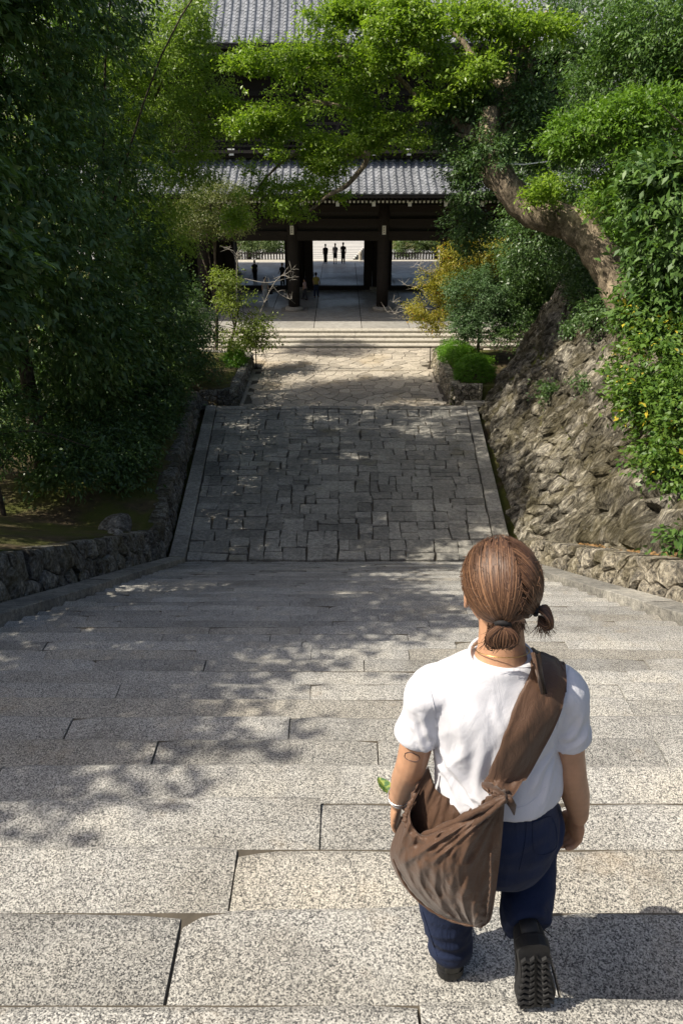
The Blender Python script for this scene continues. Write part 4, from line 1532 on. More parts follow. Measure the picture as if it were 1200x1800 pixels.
for i, (x, y) in enumerate([(5.75, 13.2), (5.45, 16.3), (5.7, 11.9), (6.05, 14.4), (5.32, 12.6)]):
    s = (.24, .11, .15, .17, .13)[i]
    poly = [(x + s * math.cos(a) * rng.uniform(.7, 1.2), y + 1.3 * s * math.sin(a) * rng.uniform(.7, 1.2)) for a in np.linspace(0, 5.4, 6)]
    gz = ground_z(x, y)
    vs, fs = stone_mesh(poly, lambda u, v, h: Vector((u, v, gz + h)), .0, .06, .1, .04, .01, .2)
    o = obj('loose_stone', vs, fs, M['low_rock'])
    o['label'] = STONE_L[i]
    o['category'] = 'stone'
    o['group'] = 'loose stones on the ledge'
# rocks on the mossy ground of the left bank
for x, y, s, lab in ((-5.75, 16.6, .42, 'larger mossy rock on the shaded bank above the low wall'), (-5.45, 15.7, .2, 'smaller stone beside the mossy rock on the shaded bank')):
    b = MB()
    gz = ground_z(x, y)
    b.ell((x, y, gz + s * .25), (s, s * .8, s * .6))
    b.v = [tuple(Vector(p) + Vector((1, 1, 1)) * .25 * s * noise.noise(Vector(p) * 2.5)) for p in b.v]
    o = b.build('rock', M['dark_rock'])
    o['label'] = lab
    o['category'] = 'rock'
# ------------------------------------------------------------------ people
def solid(mb, name, mat, parent, voxel, smooth=6, disp=None, factor=.5, **props):
    """Fuse overlapping shapes into one continuous surface, relax it, optionally displace it."""
    me = mesh(name + '_raw', mb.v, mb.f)
    o = bpy.data.objects.new(name + '_raw', me)
    COL.objects.link(o)
    md = o.modifiers.new('r', 'REMESH')
    md.mode = 'VOXEL'
    md.voxel_size = voxel
    sm = o.modifiers.new('s', 'SMOOTH')
    sm.factor = factor
    sm.iterations = smooth
    dg = bpy.context.evaluated_depsgraph_get()
    ev = o.evaluated_get(dg)
    new = bpy.data.meshes.new_from_object(ev)
    bpy.data.objects.remove(o)
    bpy.data.meshes.remove(me)
    new.name = name
    if disp:
        nrm = [v.normal.copy() for v in new.vertices]
        for v, n in zip(new.vertices, nrm):
            v.co += n * disp(v.co)
        new.update()
    new.materials.clear()
    return link(name, new, mat, parent, True, **props)


def ridged(p, octs=3):
    a, s, r = 1.0, 1.0, 0.0
    for _ in range(octs):
        r += a * (1 - abs(noise.noise(p * s)) * 2)
        a *= .5
        s *= 2.03
    return r


def skin_mat(name, c):
    k = NT(name)
    f = k.noise(30, 3)
    col = k.ramp(f, [(.3, tuple(x * .9 for x in c)), (.7, tuple(min(1, x * 1.08) for x in c))])
    k.b.inputs['Subsurface Weight'].default_value = .12
    k.b.inputs['Subsurface Radius'].default_value = (.012, .005, .003)
    return k.fin(col, .5, k.noise(260, 2), .08, .001, .4)


def cloth_mat(name, c, rough=.85, scale=900, sheen=.1, bs=.15, var=.08, fold=0.0):
    k = NT(name)
    col = k.ramp(k.noise(6, 4), [(.3, tuple(x * (1 - var) for x in c)), (.7, tuple(min(1, x * (1 + var)) for x in c))])
    h = k.noise(scale, 2)
    if fold:
        h = k.math('ADD', k.math('MULTIPLY', h, .12), k.math('MULTIPLY', k.noise(22, 4, .6, k.pos((1, 1, .35)), 1.2), fold))
        return k.fin(col, rough, h, bs, .012, .3, sheen=sheen)
    return k.fin(col, rough, h, bs, .002, .3, sheen=sheen)


PM = dict(
    skin=skin_mat('warm_skin', (.47, .26, .155)),
    tee=cloth_mat('white_cotton', (.61, .61, .65), .85, 700, .05, .4, .02, .7),
    navy=cloth_mat('navy_trousers', (.013, .022, .058), .85, 600, .0, .5, .3, .9),
    nylon=cloth_mat('brown_nylon', (.080, .043, .026), .52, 420, .1, .5, .22, .9),
    hair=None, black=mat_plain('black_rubber', (.012, .012, .013), .6, .3, 40, .4),
    shoe=mat_plain('black_shoe_fabric', (.016, .016, .018), .75, .3, 60, .3),
    gold=mat_plain('gold_chain', (.75, .50, .18), .3, metal=1.0), silver=mat_plain('silver_bracelet', (.75, .75, .74), .25, metal=1.0),
    tie=mat_plain('black_hair_tie', (.012, .011, .012), .8), tattoo=mat_plain('tattoo_ink', (.09, .055, .045), .6),
    eye=mat_plain('eye_white', (.75, .72, .68), .2), iris=mat_plain('dark_iris', (.03, .018, .01), .2), lip=mat_plain('lips', (.42, .16, .12), .5),
)
k = NT('brown_hair')
ob = k.rand(0, 1)
at_ = k.n('ShaderNodeAttribute', attribute_name='tone')
hc = k.ramp(at_.outputs['Fac'], [(0, (.032, .016, .009)), (.5, (.085, .041, .022)), (1, (.22, .115, .06))])
PM['hair'] = k.fin(hc, .5, spec=.4)

W = thing('person', 'person in white tee and navy trousers walking down the steps with a brown sling bag', 'person', (.43, 1.47, 8.61))

# body: one continuous figure
body = MB()
HD = Matrix.Rotation(R(10), 3, 'Z')                    # the head turns a little to the left
HC = Vector((.374, 1.487, 10.135))


def hp(x, y, z):
    return HC + HD @ Vector((x, y, z))


body.ell(HC + Vector((0, 0, .015)), (.071, .092, .097), HD, 20, 14)
body.ell(hp(0, .028, -.045), (.058, .070, .078), HD, 16, 10)
body.ell(hp(0, .055, -.088), (.034, .040, .028), HD, 12, 8)                      # chin
body.tube([hp(0, .092, .018), hp(0, .104, -.012), hp(0, .112, -.028)], [.009, .012, .015], 8)   # nose
body.ell(hp(-.014, .098, -.030), (.010, .012, .008), HD, 8, 6)
body.ell(hp(.014, .098, -.030), (.010, .012, .008), HD, 8, 6)
body.ell(hp(0, .088, .030), (.060, .014, .012), HD, 12, 6)                        # brow
for s in (-1, 1):
    body.ell(hp(s * .038, .072, -.022), (.024, .022, .022), HD, 10, 8)           # cheeks
    er = HD @ Matrix.Rotation(R(s * 22), 3, 'Z')
    body.ell(hp(s * .079, -.006, -.012), (.008, .019, .033), er, 12, 8)           # ears
    body.ell(hp(s * .078, -.002, -.042), (.007, .010, .011), er, 10, 6)
body.tube([Vector((.392, 1.452, 9.90)), Vector((.392, 1.458, 9.97)), Vector((.388, 1.466, 10.02)), Vector((.386, 1.474, 10.08))],
          [(.078, .070), (.059, .057), (.054, .054), (.056, .058)], 20, flat=(1, 0, 0))
TORSO = [(9.34, .43, 1.44, .155, .112), (9.45, .425, 1.44, .150, .105), (9.56, .41, 1.445, .128, .092), (9.66, .40, 1.45, .132, .095),
         (9.76, .393, 1.45, .145, .100), (9.83, .390, 1.45, .145, .090), (9.88, .39, 1.45, .110, .070), (9.92, .39, 1.452, .08, .066)]
body.tube([(x, y, z) for z, x, y, a, b_ in TORSO], [(a, b_) for z, x, y, a, b_ in TORSO], 22, flat=(1, 0, 0))
ARM_L = [(.255, 1.45, 9.845), (.214, 1.45, 9.795), (.200, 1.447, 9.70), (.186, 1.450, 9.59), (.178, 1.487, 9.50), (.168, 1.525, 9.39), (.164, 1.535, 9.355)]
ARM_R = [(.530, 1.45, 9.845), (.568, 1.447, 9.795), (.584, 1.444, 9.70), (.614, 1.442, 9.57), (.646, 1.466, 9.47), (.678, 1.492, 9.365), (.684, 1.498, 9.335)]
AR = [.046, .046, .0445, .041, .040, .030, .0265]
for A in (ARM_L, ARM_R):
    pp_ = spline(A, 22)
    rr = np.interp(np.linspace(0, 6, 22), range(7), AR)
    body.tube(pp_, list(rr), 16)
HIP_L, HIP_R = Vector((.365, 1.44, 9.36)), Vector((.50, 1.44, 9.38))
KN_L, AN_L = Vector((.325, 1.515, 9.00)), Vector((.356, 1.515, 8.71))
KN_R, AN_R = Vector((.605, 1.675, 9.145)), Vector((.540, 1.352, 9.035))
body.tube([HIP_L, KN_L, AN_L], [.075, .050, .036], 14)
body.tube([HIP_R, KN_R, AN_R], [.075, .050, .030], 14)
body.tube([AN_L, AN_L + Vector((0, .05, -.055)), AN_L + Vector((0, .13, -.065))], [.036, .035, .022], 10)
body.tube([AN_R, AN_R + Vector((0, -.030, -.05)), AN_R + Vector((0, -.050, -.13))], [.028, .026, .018], 10)


def hand(mb, wrist, down, palm, thumb, curl, size=1.0):
    """Palm, four unequal bent fingers and a thumb that leaves the side of the palm."""
    d, n = down.normalized(), palm.normalized()
    t = thumb.normalized()
    L = .082 * size
    c = wrist + d * L * .55
    rot = Matrix((t, n, d)).transposed()
    mb.ell(c, (.036 * size, .0165 * size, L * .60), rot, 14, 10)
    mb.ell(wrist + d * .004, (.026, .020, .022), rot, 12, 8)
    for i, (off, ln) in enumerate(((.027, .070), (.009, .078), (-.009, .073), (-.026, .058))):
        a = wrist + d * L * .98 + t * off * size
        ang = curl[i]
        p_ = [a - d * .02, a]
        dirn = d.copy()
        axis = n.cross(d).normalized()
        for q, (f_, m_) in enumerate(((.46, .55), (.30, 1.0), (.24, .8))):
            dirn = Quaternion(axis, -ang * m_) @ dirn
            p_.append(p_[-1] + dirn * ln * f_ * size)
        mb.tube(p_, [.0098, .0095, .0088, .0082, .0068], 10)
        mb.ell(p_[-1], (.0068, .0068, .0068), None, 8, 6)
    b0 = wrist + d * L * .22 + t * .020 * size
    p_ = [b0, b0 + t * .022 + d * .022 + n * .006, b0 + t * .028 + d * .050 + n * .014, b0 + t * .022 + d * .074 + n * .022]
    mb.tube(p_, [.014, .012, .0105, .0080], 10)
    mb.ell(p_[-1], (.008, .008, .008), None, 8, 6)


hand(body, Vector(ARM_L[-1]), Vector((-.05, .18, -1)), Vector((.95, -.25, -.1)), Vector((.25, .95, .1)), (.35, .4, .42, .45))
hand(body, Vector(ARM_R[-1]), Vector((.02, .14, -1)), Vector((-.92, -.35, -.05)), Vector((-.35, .92, .1)), (.75, .85, .9, .95))
bo = solid(body, 'body', PM['skin'], W, .0042, 5)
for s in (-1, 1):
    e = MB()
    e.ell(hp(s * .030, .082, .010), (.0125, .0125, .0085), HD, 12, 8)
    eo = e.build('eye', PM['eye'], W, True)
    e = MB()
    e.ell(hp(s * .030, .0925, .010), (.0055, .0035, .0055), HD, 10, 6)
    e.build('iris', PM['iris'], eo, True)
e = MB()
e.tube([hp(-.022, .092, -.058), hp(-.008, .101, -.054), hp(0, .102, -.056), hp(.008, .101, -.054), hp(.022, .092, -.058)], [.003, .0065, .0065, .0065, .003], 8)
e.build('mouth', PM['lip'], W, True)

# white tee
tee = MB()
TS = [(9.532, .423, 1.437, .170, .126), (9.56, .420, 1.438, .168, .124), (9.63, .408, 1.442, .158, .116), (9.70, .398, 1.446, .158, .116), (9.78, .393, 1.448, .170, .118),
      (9.84, .391, 1.45, .188, .110), (9.893, .390, 1.45, .186, .086), (9.922, .390, 1.452, .132, .076), (9.943, .391, 1.454, .088, .072), (9.950, .391, 1.455, .074, .066)]
tp2 = spline([(x, y, z, a, b_) for z, x, y, a, b_ in TS], 30)
tee.tube([q[:3] for q in tp2], [(q[3], q[4]) for q in tp2], 32, flat=(1, 0, 0))
for A, s in ((ARM_L, -1), (ARM_R, 1)):
    c0 = Vector((.391 + s * .105, 1.45, 9.862))
    c1 = Vector((.391 + s * .176, 1.448, 9.850))
    c2 = Vector(A[1]) + Vector((s * .006, 0, -.02))
    c3 = Vector(A[2]) + Vector((s * .003, 0, -.002))
    q_ = spline([c0, c1, c2, c3], 16)
    tee.tube(q_, [(a_, b_) for a_, b_ in zip(np.interp(np.linspace(0, 1, 16), [0, .33, .66, 1], [.050, .052, .0545, .0565]), np.interp(np.linspace(0, 1, 16), [0, .33, .66, 1], [.068, .069, .064, .060]))], 20, flat=(0, 0, 1) if False else (s * .8, 0, .6))


CREASE = [(.245, 9.735, .335, 9.585, .0065, .010), (.242, 9.70, .305, 9.555, .0060, .009), (.335, 9.82, .352, 9.575, .0050, .012), (.380, 9.77, .395, 9.56, .0042, .009),
          (.290, 9.65, .350, 9.55, .0045, .007), (.535, 9.735, .465, 9.62, .0060, .010), (.545, 9.70, .500, 9.58, .0055, .009), (.185, 9.825, .238, 9.735, .0060, .009),
          (.165, 9.78, .225, 9.705, .0050, .008), (.600, 9.825, .555, 9.735, .0060, .009), (.620, 9.78, .570, 9.705, .0050, .008), (.355, 9.90, .400, 9.80, .0030, .010),
          (.28, 9.85, .30, 9.70, .0040, .012), (.32, 9.60, .40, 9.565, .0035, .006), (.315, 9.575, .38, 9.545, .0035, .005)]


def tee_fold(p):
    q = Vector((p.x * 9 + .5 * p.z, p.y * 9, p.z * 2.6))
    a = noise.noise(q * 1.0) * .007
    low_ = max(0, (9.84 - p.z) / .3)
    b_ = ridged(Vector((p.x * 11 - p.z * 5, p.y * 5, p.z * 4 + 3)), 2) * .0065 * min(1, low_ + .3)
    arm = .004 * noise.noise(Vector((p.x * 14, p.y * 14, p.z * 26))) if (p.x < .24 or p.x > .56) else 0
    cr = 0.0
    for (x0, z0, x1, z1, am, wd) in CREASE:
        dx, dz = x1 - x0, z1 - z0
        L2 = dx * dx + dz * dz
        t = ((p.x - x0) * dx + (p.z - z0) * dz) / L2
        if -.05 < t < 1.05:
            ex = (p.x - x0) * dz - (p.z - z0) * dx
            d_ = ex / math.sqrt(L2) + .006 * math.sin(t * 5 + x0 * 40)
            en = max(0, math.sin(math.pi * min(1, max(0, t)))) ** .6
            cr += am * en * (math.exp(-(d_ / wd) ** 2) - .6 * math.exp(-((d_ - wd * 1.7) / wd) ** 2))
    if p.y > 1.47:
        cr *= .3
    return a + b_ + arm + cr


to = solid(tee, 'tee_shirt', PM['tee'], W, .0048, 8, tee_fold)
col_ = MB()
ring = []
for i in range(33):
    a = 2 * math.pi * i / 32
    ring.append(Vector((.391 + .077 * math.cos(a), 1.455 + .068 * math.sin(a), 9.950 + .010 * math.sin(a))))
col_.tube(ring, [(.0055, .011)] * 33, 8, cap=False)
col_.build('collar', PM['tee'], to, True)
for A, s in ((ARM_L, -1), (ARM_R, 1)):                                    # sleeve hems
    c = Vector(A[2]) + Vector((s * .002, 0, .014))
    d = (Vector(A[2]) - Vector(A[1])).normalized()
    h_ = MB()
    h_.tube([c - d * .012, c - d * .008, c + d * .014, c + d * .017], [.0560, .0592, .0602, .0560], 26)
    h_.build('sleeve_hem', PM['tee'], to, True)

# navy trousers
pn = MB()
PS = [(9.55, .425, 1.440, .146, .106), (9.46, .430, 1.438, .156, .118), (9.38, .434, 1.434, .164, .130), (9.30, .436, 1.434, .160, .130), (9.24, .436, 1.437, .135, .105)]
q_ = spline([(x, y, z, a, b_) for z, x, y, a, b_ in PS], 14)
pn.tube([q[:3] for q in q_], [(q[3], q[4]) for q in q_], 28, flat=(1, 0, 0))
q_ = spline([HIP_L + Vector((0, 0, -.03)), HIP_L.lerp(KN_L, .5), KN_L, KN_L.lerp(AN_L, .5), AN_L + Vector((-.002, .0, .035)), AN_L + Vector((0, .006, -.02))], 22)
pn.tube(q_, list(np.interp(np.linspace(0, 1, 22), [0, .2, .45, .75, 1], [.102, .098, .082, .068, .062])), 20)
q_ = spline([HIP_R + Vector((.01, 0, -.02)), HIP_R.lerp(KN_R, .5) + Vector((.01, 0, 0)), KN_R + Vector((.012, -.01, -.015))], 16)
pn.tube(q_, list(np.interp(np.linspace(0, 1, 16), [0, .5, 1], [.108, .100, .082])), 20)
pn.ell(KN_R + Vector((.012, -.008, -.015)), (.088, .088, .088), None, 16, 10)
q_ = spline([KN_R + Vector((.008, -.02, -.02)), KN_R.lerp(AN_R, .5) + Vector((.0, -.02, -.03)), AN_R + Vector((.004, .06, .004)), AN_R + Vector((.006, .012, .000))], 18)
pn.tube(q_, list(np.interp(np.linspace(0, 1, 18), [0, .5, 1], [.084, .076, .066])), 20)


def pant_fold(p):
    q = Vector((p.x * 7, p.y * 7, p.z * 9))
    a = noise.noise(q) * .008
    cuff = max(0, 1 - (p.z - 8.68) / .25) if p.x < .45 else max(0, 1 - (p - AN_R).length / .22)
    b_ = ridged(Vector((p.x * 6, p.y * 9, p.z * 16)), 2) * .008 * (.35 + .7 * cuff)
    return a + b_


po = solid(pn, 'trousers', PM['navy'], W, .0075, 8, pant_fold)


# shoes: built toe-forward at the origin, then set down
def shoe(name, mtx, tread):
    out = [(0, .014, 0), (.005, .028, 0), (.014, .037, 0), (.03, .041, 0), (.08, .036, 0), (.13, .040, .004), (.18, .049, .006), (.215, .046, .004), (.240, .030, 0), (.252, .010, 0)]
    pr = spline([(a, b_, c) for a, b_, c in out], 34)

    def prof(y):
        return float(np.interp(y, [q[0] for q in pr], [q[1] for q in pr]))
    ys_ = [q[0] for q in pr]
    vs, fs = [], []
    n = len(ys_)
    for z, gr in ((.0, .94), (.006, 1.0), (.030, 1.02), (.034, .96)):
        for y, hw, c in pr:
            vs.append((-hw * gr + c, y, z + .012 * sstep(.2, .26, y)))
        for y, hw, c in reversed(pr):
            vs.append((hw * gr + c, y, z + .012 * sstep(.2, .26, y)))
    m_ = 2 * n
    for r in range(3):
        for q in range(m_):
            p2 = (q + 1) % m_
            fs.append((r * m_ + q, r * m_ + p2, (r + 1) * m_ + p2, (r + 1) * m_ + q))
    for r, rev in ((0, True), (3, False)):
        for q in range(n - 1):
            f = (r * m_ + q, r * m_ + q + 1, r * m_ + m_ - 2 - q, r * m_ + m_ - 1 - q)
            fs.append(tuple(reversed(f)) if not rev else f)
    sole = obj('sole', [mtx @ Vector(v) for v in vs], fs, PM['black'], W, False)
    up = MB()
    sec = [(.004, .018, .078), (.012, .031, .090), (.03, .039, .096), (.07, .040, .098), (.11, .040, .085), (.15, .044, .066), (.19, .045, .052), (.225, .036, .040), (.246, .014, .020)]
    q2 = spline(sec, 18)
    vs, fs = [], []
    for y, hw, h in q2:
        for i in range(15):
            a = math.pi * i / 14
            cx_ = .004 * sstep(.05, .15, y)
            vs.append((cx_ - hw * math.cos(a) ** (1) * (1 if abs(math.cos(a)) < 2 else 1), y, .028 + h * math.sin(a) ** .75 + .008 * sstep(.2, .26, y)))
    for r in range(17):
        for i in range(14):
            fs.append((r * 15 + i, r * 15 + i + 1, (r + 1) * 15 + i + 1, (r + 1) * 15 + i))
    fs.append(tuple(range(14, -1, -1)))
    fs.append(tuple(17 * 15 + i for i in range(15)))
    u_ = obj('shoe_upper', [mtx @ Vector(v) for v in vs], fs, PM['shoe'], W, True)
    lg = MB()                                                        # heel counter and lace ends
    lg.tube([mtx @ Vector((0, .004, .04)), mtx @ Vector((0, .002, .075)), mtx @ Vector((0, .008, .105))], [(.026, .008), (.026, .007), (.018, .005)], 10, flat=tuple((mtx.to_3x3() @ Vector((1, 0, 0)))))
    lg.build('heel_tab', PM['black'], u_, True)
    for s in (-1, 1):
        l_ = MB()
        l_.tube([mtx @ Vector((s * .02, .09, .125)), mtx @ Vector((s * .05, .08, .11)), mtx @ Vector((s * .06, .06, .07))], [.002, .002, .0016], 6)
        l_.build('lace', PM['black'], u_, True)
    if tread:
        for side in (-1, 1):
            for i in range(9):
                y = .048 + i * .0222
                hw = prof(y)
                if hw < .02:
                    continue
                b_ = MB()
                pts_ = []
                for t in (0, .33, .66, 1):
                    x = side * lerp(.004, hw * .93, t) + .003
                    pts_.append((x, y + (.007 if int(t * 3 + .5) % 2 else -.004) + .006 * t))
                vs = []
                for x, yy_ in pts_:
                    zz = .012 * sstep(.2, .26, yy_)
                    for dy, z in ((-.0072, .004), (.0072, .004), (.0048, -.0085), (-.0048, -.0085)):
                        vs.append(mtx @ Vector((x, yy_ + dy, z + zz)))
                fs = []
                for q in range(3):
                    for e_ in range(4):
                        fs.append((q * 4 + e_, q * 4 + (e_ + 1) % 4, q * 4 + 4 + (e_ + 1) % 4, q * 4 + 4 + e_))
                fs += [(3, 2, 1, 0), (12, 13, 14, 15)]
                obj('tread_lug', vs, fs, PM['black'], sole)
    return sole


shoe('shoe', Matrix.Translation((.362, 1.458, 8.612)) @ Matrix.Rotation(R(4), 4, 'Z') @ Matrix.Scale(1.08, 4), False)
th = R(98)
fw, upv = Vector((0, math.cos(th), -math.sin(th))), Vector((0, math.sin(th), math.cos(th)))
m3 = Matrix((Vector((1, 0, 0)), fw, upv)).transposed().to_4x4()
shoe('shoe', Matrix.Translation((.533, 1.272, 9.095)) @ Matrix.Rotation(R(-5), 4, 'Y') @ m3 @ Matrix.Diagonal((1.14, 1.02, 1.05, 1)), True)

# hair: a cap of scalp hair plus combed locks running to two low ties
hairc = MB()
HCc = Vector((0, -.012, .020))
HR_ = Vector((.0885, .106, .1045))


def hsurf(d, k_=1.0):
    return hp(HCc.x + d.x * HR_.x * k_, HCc.y + d.y * HR_.y * k_, HCc.z + d.z * HR_.z * k_)


vs, fs = [], []
NU, NV = 48, 30
for j in range(NV + 1):
    for i in range(NU):
        ph = 2 * math.pi * i / NU
        front = max(0, math.sin(ph))
        side = abs(math.cos(ph)) ** 3
        lim = lerp(R(122), R(62), front ** .8) - side * R(12)
        th_ = lim * j / NV
        d = Vector((math.sin(th_) * math.cos(ph), math.sin(th_) * math.sin(ph), math.cos(th_)))
        kk = .965 + .01 * noise.noise(Vector((ph * 6, th_ * 1.2, 0)))
        vs.append(hsurf(d, kk))
for j in range(NV):
    for i in range(NU):
        q = (i + 1) % NU
        fs.append((j * NU + i, (j + 1) * NU + i, (j + 1) * NU + q, j * NU + q))
hair_o = obj('hair', vs, fs, PM['hair'], W, True)


def set_tone(me, val):
    a = me.attributes.new('tone', 'FLOAT', 'FACE')
    a.data.foreach_set('value', val)


set_tone(hair_o.data, [.18] * len(hair_o.data.polygons))
TIE = [Vector((-.030, -.94, -.46)).normalized(), Vector((.62, -.66, -.40)).normalized()]
TIE = [Vector((-.40, -.78, -.50)).normalized(), Vector((.60, -.66, -.40)).normalized()]
TIE = [Matrix.Rotation(R(9), 3, 'Z') @ t_ for t_ in TIE]
crownp = Vector((.02, -.28, .95)).normalized()


def locks(name, n, tie, gen, wmin=.0007, wmax=.0019, lift=(.985, 1.05)):
    vs, fs, tn = [], [], []
    for _ in range(n):
        s = gen()
        e = (tie + Vector((rng.gauss(0, .035), rng.gauss(0, .03), rng.gauss(0, .035)))).normalized()
        lf = rng.uniform(*lift)
        w = rng.uniform(wmin, wmax)
        cl = noise.noise(Vector((s.x * 7, s.y * 7, s.z * 7)))
        tone = min(1, max(0, .46 + cl * .45 + rng.gauss(0, .20)))
        om = math.acos(max(-1, min(1, s.dot(e))))
        if om < .15:
            continue
        m = 9
        pts = []
        for i in range(m + 1):
            t = i / m
            d = (s * math.sin((1 - t) * om) + e * math.sin(t * om)) / math.sin(om)
            d = (d + Vector((0, 0, -.10 * math.sin(math.pi * t) * abs(s.x - e.x)))).normalized()
            kk = lf + .022 * cl * math.sin(math.pi * min(1, t * 1.15)) + .012 * math.sin(t * 3 + s.x * 9) - .05 * t ** 4 + .01 * noise.noise(d * 5)
            pts.append((hsurf(d, kk), (HD @ Vector((d.x / HR_.x, d.y / HR_.y, d.z / HR_.z))).normalized()))
        o_ = len(vs)
        for i, (p_, nn) in enumerate(pts):
            tg = (pts[min(i + 1, m)][0] - pts[max(i - 1, 0)][0]).normalized()
            sd = tg.cross(nn).normalized() * w * (.35 + .65 * math.sin(math.pi * min(1, .15 + i / m * .8)))
            vs += [p_ - sd, p_ + nn * w * .35, p_ + sd]
        for i in range(m):
            a = o_ + i * 3
            fs += [(a, a + 1, a + 4, a + 3), (a + 1, a + 2, a + 5, a + 4)]
            tn += [tone, tone]
    o = obj(name, vs, fs, PM['hair'], hair_o, True)
    set_tone(o.data, tn)
    return o


def gen_side(sgn):
    def g():
        while True:
            v = Vector((rng.gauss(0, 1), rng.gauss(0, 1), rng.gauss(0, 1))).normalized()
            if v.z < .02 and v.y > .35:
                continue
            if v.z < -.35 or (v.y > .55 and v.z < .45) or (v.y > .25 and v.z < .15):
                continue
            part = .03 + .35 * max(0, -v.y) * .0
            if (v.x - .06 * 1) * sgn < -.02:
                continue
            # locks start near the parting and the brow
            if rng.random() < .55:
                v = (v * .55 + crownp * .75).normalized()
            return v
    return g


locks('hair_lock', 2600, TIE[0], gen_side(-1))
locks('hair_lock', 2300, TIE[1], gen_side(1))


def wisp_set(name, segs):
    vs, fs, tn = [], [], []
    for pts, w in segs:
        tone = min(1, max(0, rng.gauss(.55, .25)))
        o_ = len(vs)
        m = len(pts) - 1
        for i, p_ in enumerate(pts):
            tg = (pts[min(i + 1, m)] - pts[max(i - 1, 0)]).normalized()
            sd = tg.cross(Vector((0.2, -.8, .5))).normalized() * w * (1 - .8 * i / m)
            nn = sd.cross(tg).normalized()
            vs += [p_ - sd, p_ + nn * w * .4, p_ + sd]
        for i in range(m):
            a = o_ + i * 3
            fs += [(a, a + 1, a + 4, a + 3), (a + 1, a + 2, a + 5, a + 4)]
            tn += [tone, tone]
    o = obj(name, vs, fs, PM['hair'], hair_o, True)
    set_tone(o.data, tn)
    return o


for t_, spread in ((TIE[0], 1), (TIE[1], 0)):
    c = hsurf(t_, 1.0)
    outw = (HD @ Vector((t_.x, t_.y, -.25))).normalized()
    if spread == 0:
        outw = Vector((.9, -.35, .05)).normalized()
    else:
        outw = Vector((-.10, -.75, -.6)).normalized()
    tb = MB()
    ring = []
    sx = outw.cross(Vector((0, 0, 1))).normalized()
    sy = outw.cross(sx)
    for i in range(17):
        a = 2 * math.pi * i / 16
        ring.append(c + outw * .004 + sx * .014 * math.cos(a) + sy * .012 * math.sin(a))
    tb.tube(ring, [.0065] * 17, 8, cap=False)
    tb.ell(c + outw * .003, (.013, .013, .011), None, 10, 8)
    tb.build('hair_tie', PM['tie'], hair_o, True)
    # folded bun: a loop of locks out of the tie and back
    segs = []
    for _ in range(300):
        u = rng.uniform(-1, 1)
        L = rng.uniform(.75, 1.05)
        wv = Vector((rng.gauss(0, .0022), rng.gauss(0, .0022), rng.gauss(0, .0022)))
        pts = []
        for i in range(11):
            a = math.pi * 1.45 * i / 10
            if spread:
                p_ = c + outw * (.006 + .024 * math.sin(a * .7) * L) + Vector((u * .037 * math.sin(min(a, 2.6)), 0, 0)) + Vector((0, -.004, -.035 * (1 - math.cos(a)) * .5 * L))
            else:
                p_ = c + outw * (.008 + .034 * math.sin(a * .65) * L) + Vector((.004 * u, u * .026 * math.sin(min(a, 2.6)), -.042 * (1 - math.cos(a)) * .5 * L + .006 * math.sin(a)))
            pts.append(p_ + wv)
        segs.append((pts, rng.uniform(.0014, .0026)))
    for _ in range(80):                                            # loose ends
        if spread:
            s0 = c + Vector((rng.uniform(-.04, .03), -.012, -.030))
            dd = Vector((rng.gauss(-.35, .55), -.12, -1)).normalized()
        else:
            s0 = c + outw * .022 + Vector((rng.uniform(-.012, .012), 0, -.034))
            dd = Vector((rng.gauss(.25, .4), -.1, -1)).normalized()
        ln = rng.uniform(.015, .055)
        segs.append(([s0, s0 + dd * ln * .5, s0 + dd * ln + Vector((rng.gauss(0, .006), 0, .004))], .0012))
    wisp_set('bun', segs)
segs = []
for _ in range(110):                                                # short hair on the nape
    x = rng.uniform(-.045, .05)
    s0 = hp(x, -.080 + .02 * abs(x) / .05, -.055 - rng.uniform(0, .02))
    dd = Vector((rng.gauss(0, .35), -.05, -1)).normalized()
    ln = rng.uniform(.015, .05)
    segs.append(([s0, s0 + dd * ln * .5 + Vector((0, -.003, 0)), s0 + dd * ln + Vector((0, .006, 0))], .0011))
for _ in range(320):                                                # flyaway hair
    d = Vector((rng.gauss(0, 1), rng.gauss(-.2, .8), rng.uniform(0, 1))).normalized()
    d2 = (d + Vector((rng.gauss(0, .2), rng.gauss(0, .2), rng.gauss(-.15, .1)))).normalized()
    segs.append(([hsurf(d, 1.0), hsurf((d + d2).normalized(), rng.uniform(1.04, 1.11)), hsurf(d2, rng.uniform(1.02, 1.12))], rng.uniform(.0005, .0010)))
wisp_set('loose_hair', segs)['kind'] = 'stuff'

# necklace, bracelet, tattoo
nk = MB()
ring = []
for i in range(33):
    a = 2 * math.pi * i / 32
    ring.append(Vector((.391 + .0665 * math.cos(a), 1.457 + .0625 * math.sin(a), 9.972 - .022 * math.sin(a))))
nk.tube(ring, [.0011] * 33, 6, cap=False)
nk.build('necklace', PM['gold'], W, True)
for dz in (0, .008):
    br_ = MB()
    c = Vector((.168, 1.528, 9.385 + dz))
    ring = [c + Vector((.0335 * math.cos(a), .0335 * math.sin(a), .010 * math.sin(a + dz * 90))) for a in np.linspace(0, 2 * math.pi, 29)]
    br_.tube(ring, [.0022] * 29, 6, cap=False)
    br_.build('bracelet', PM['silver'], W, True)
bvh = BVHTree.FromPolygons([v.co.copy() for v in bo.data.vertices], [tuple(p_.vertices) for p_ in bo.data.polygons])
cpos = Vector((0, 0, CAM_Z))


def drape(px, py, tree_, off):
    d = (at(px, py, 1.5) - cpos).normalized()
    hit = tree_.ray_cast(cpos, d)
    if hit[0] is None:
        return None
    return hit[0] + hit[1] * off


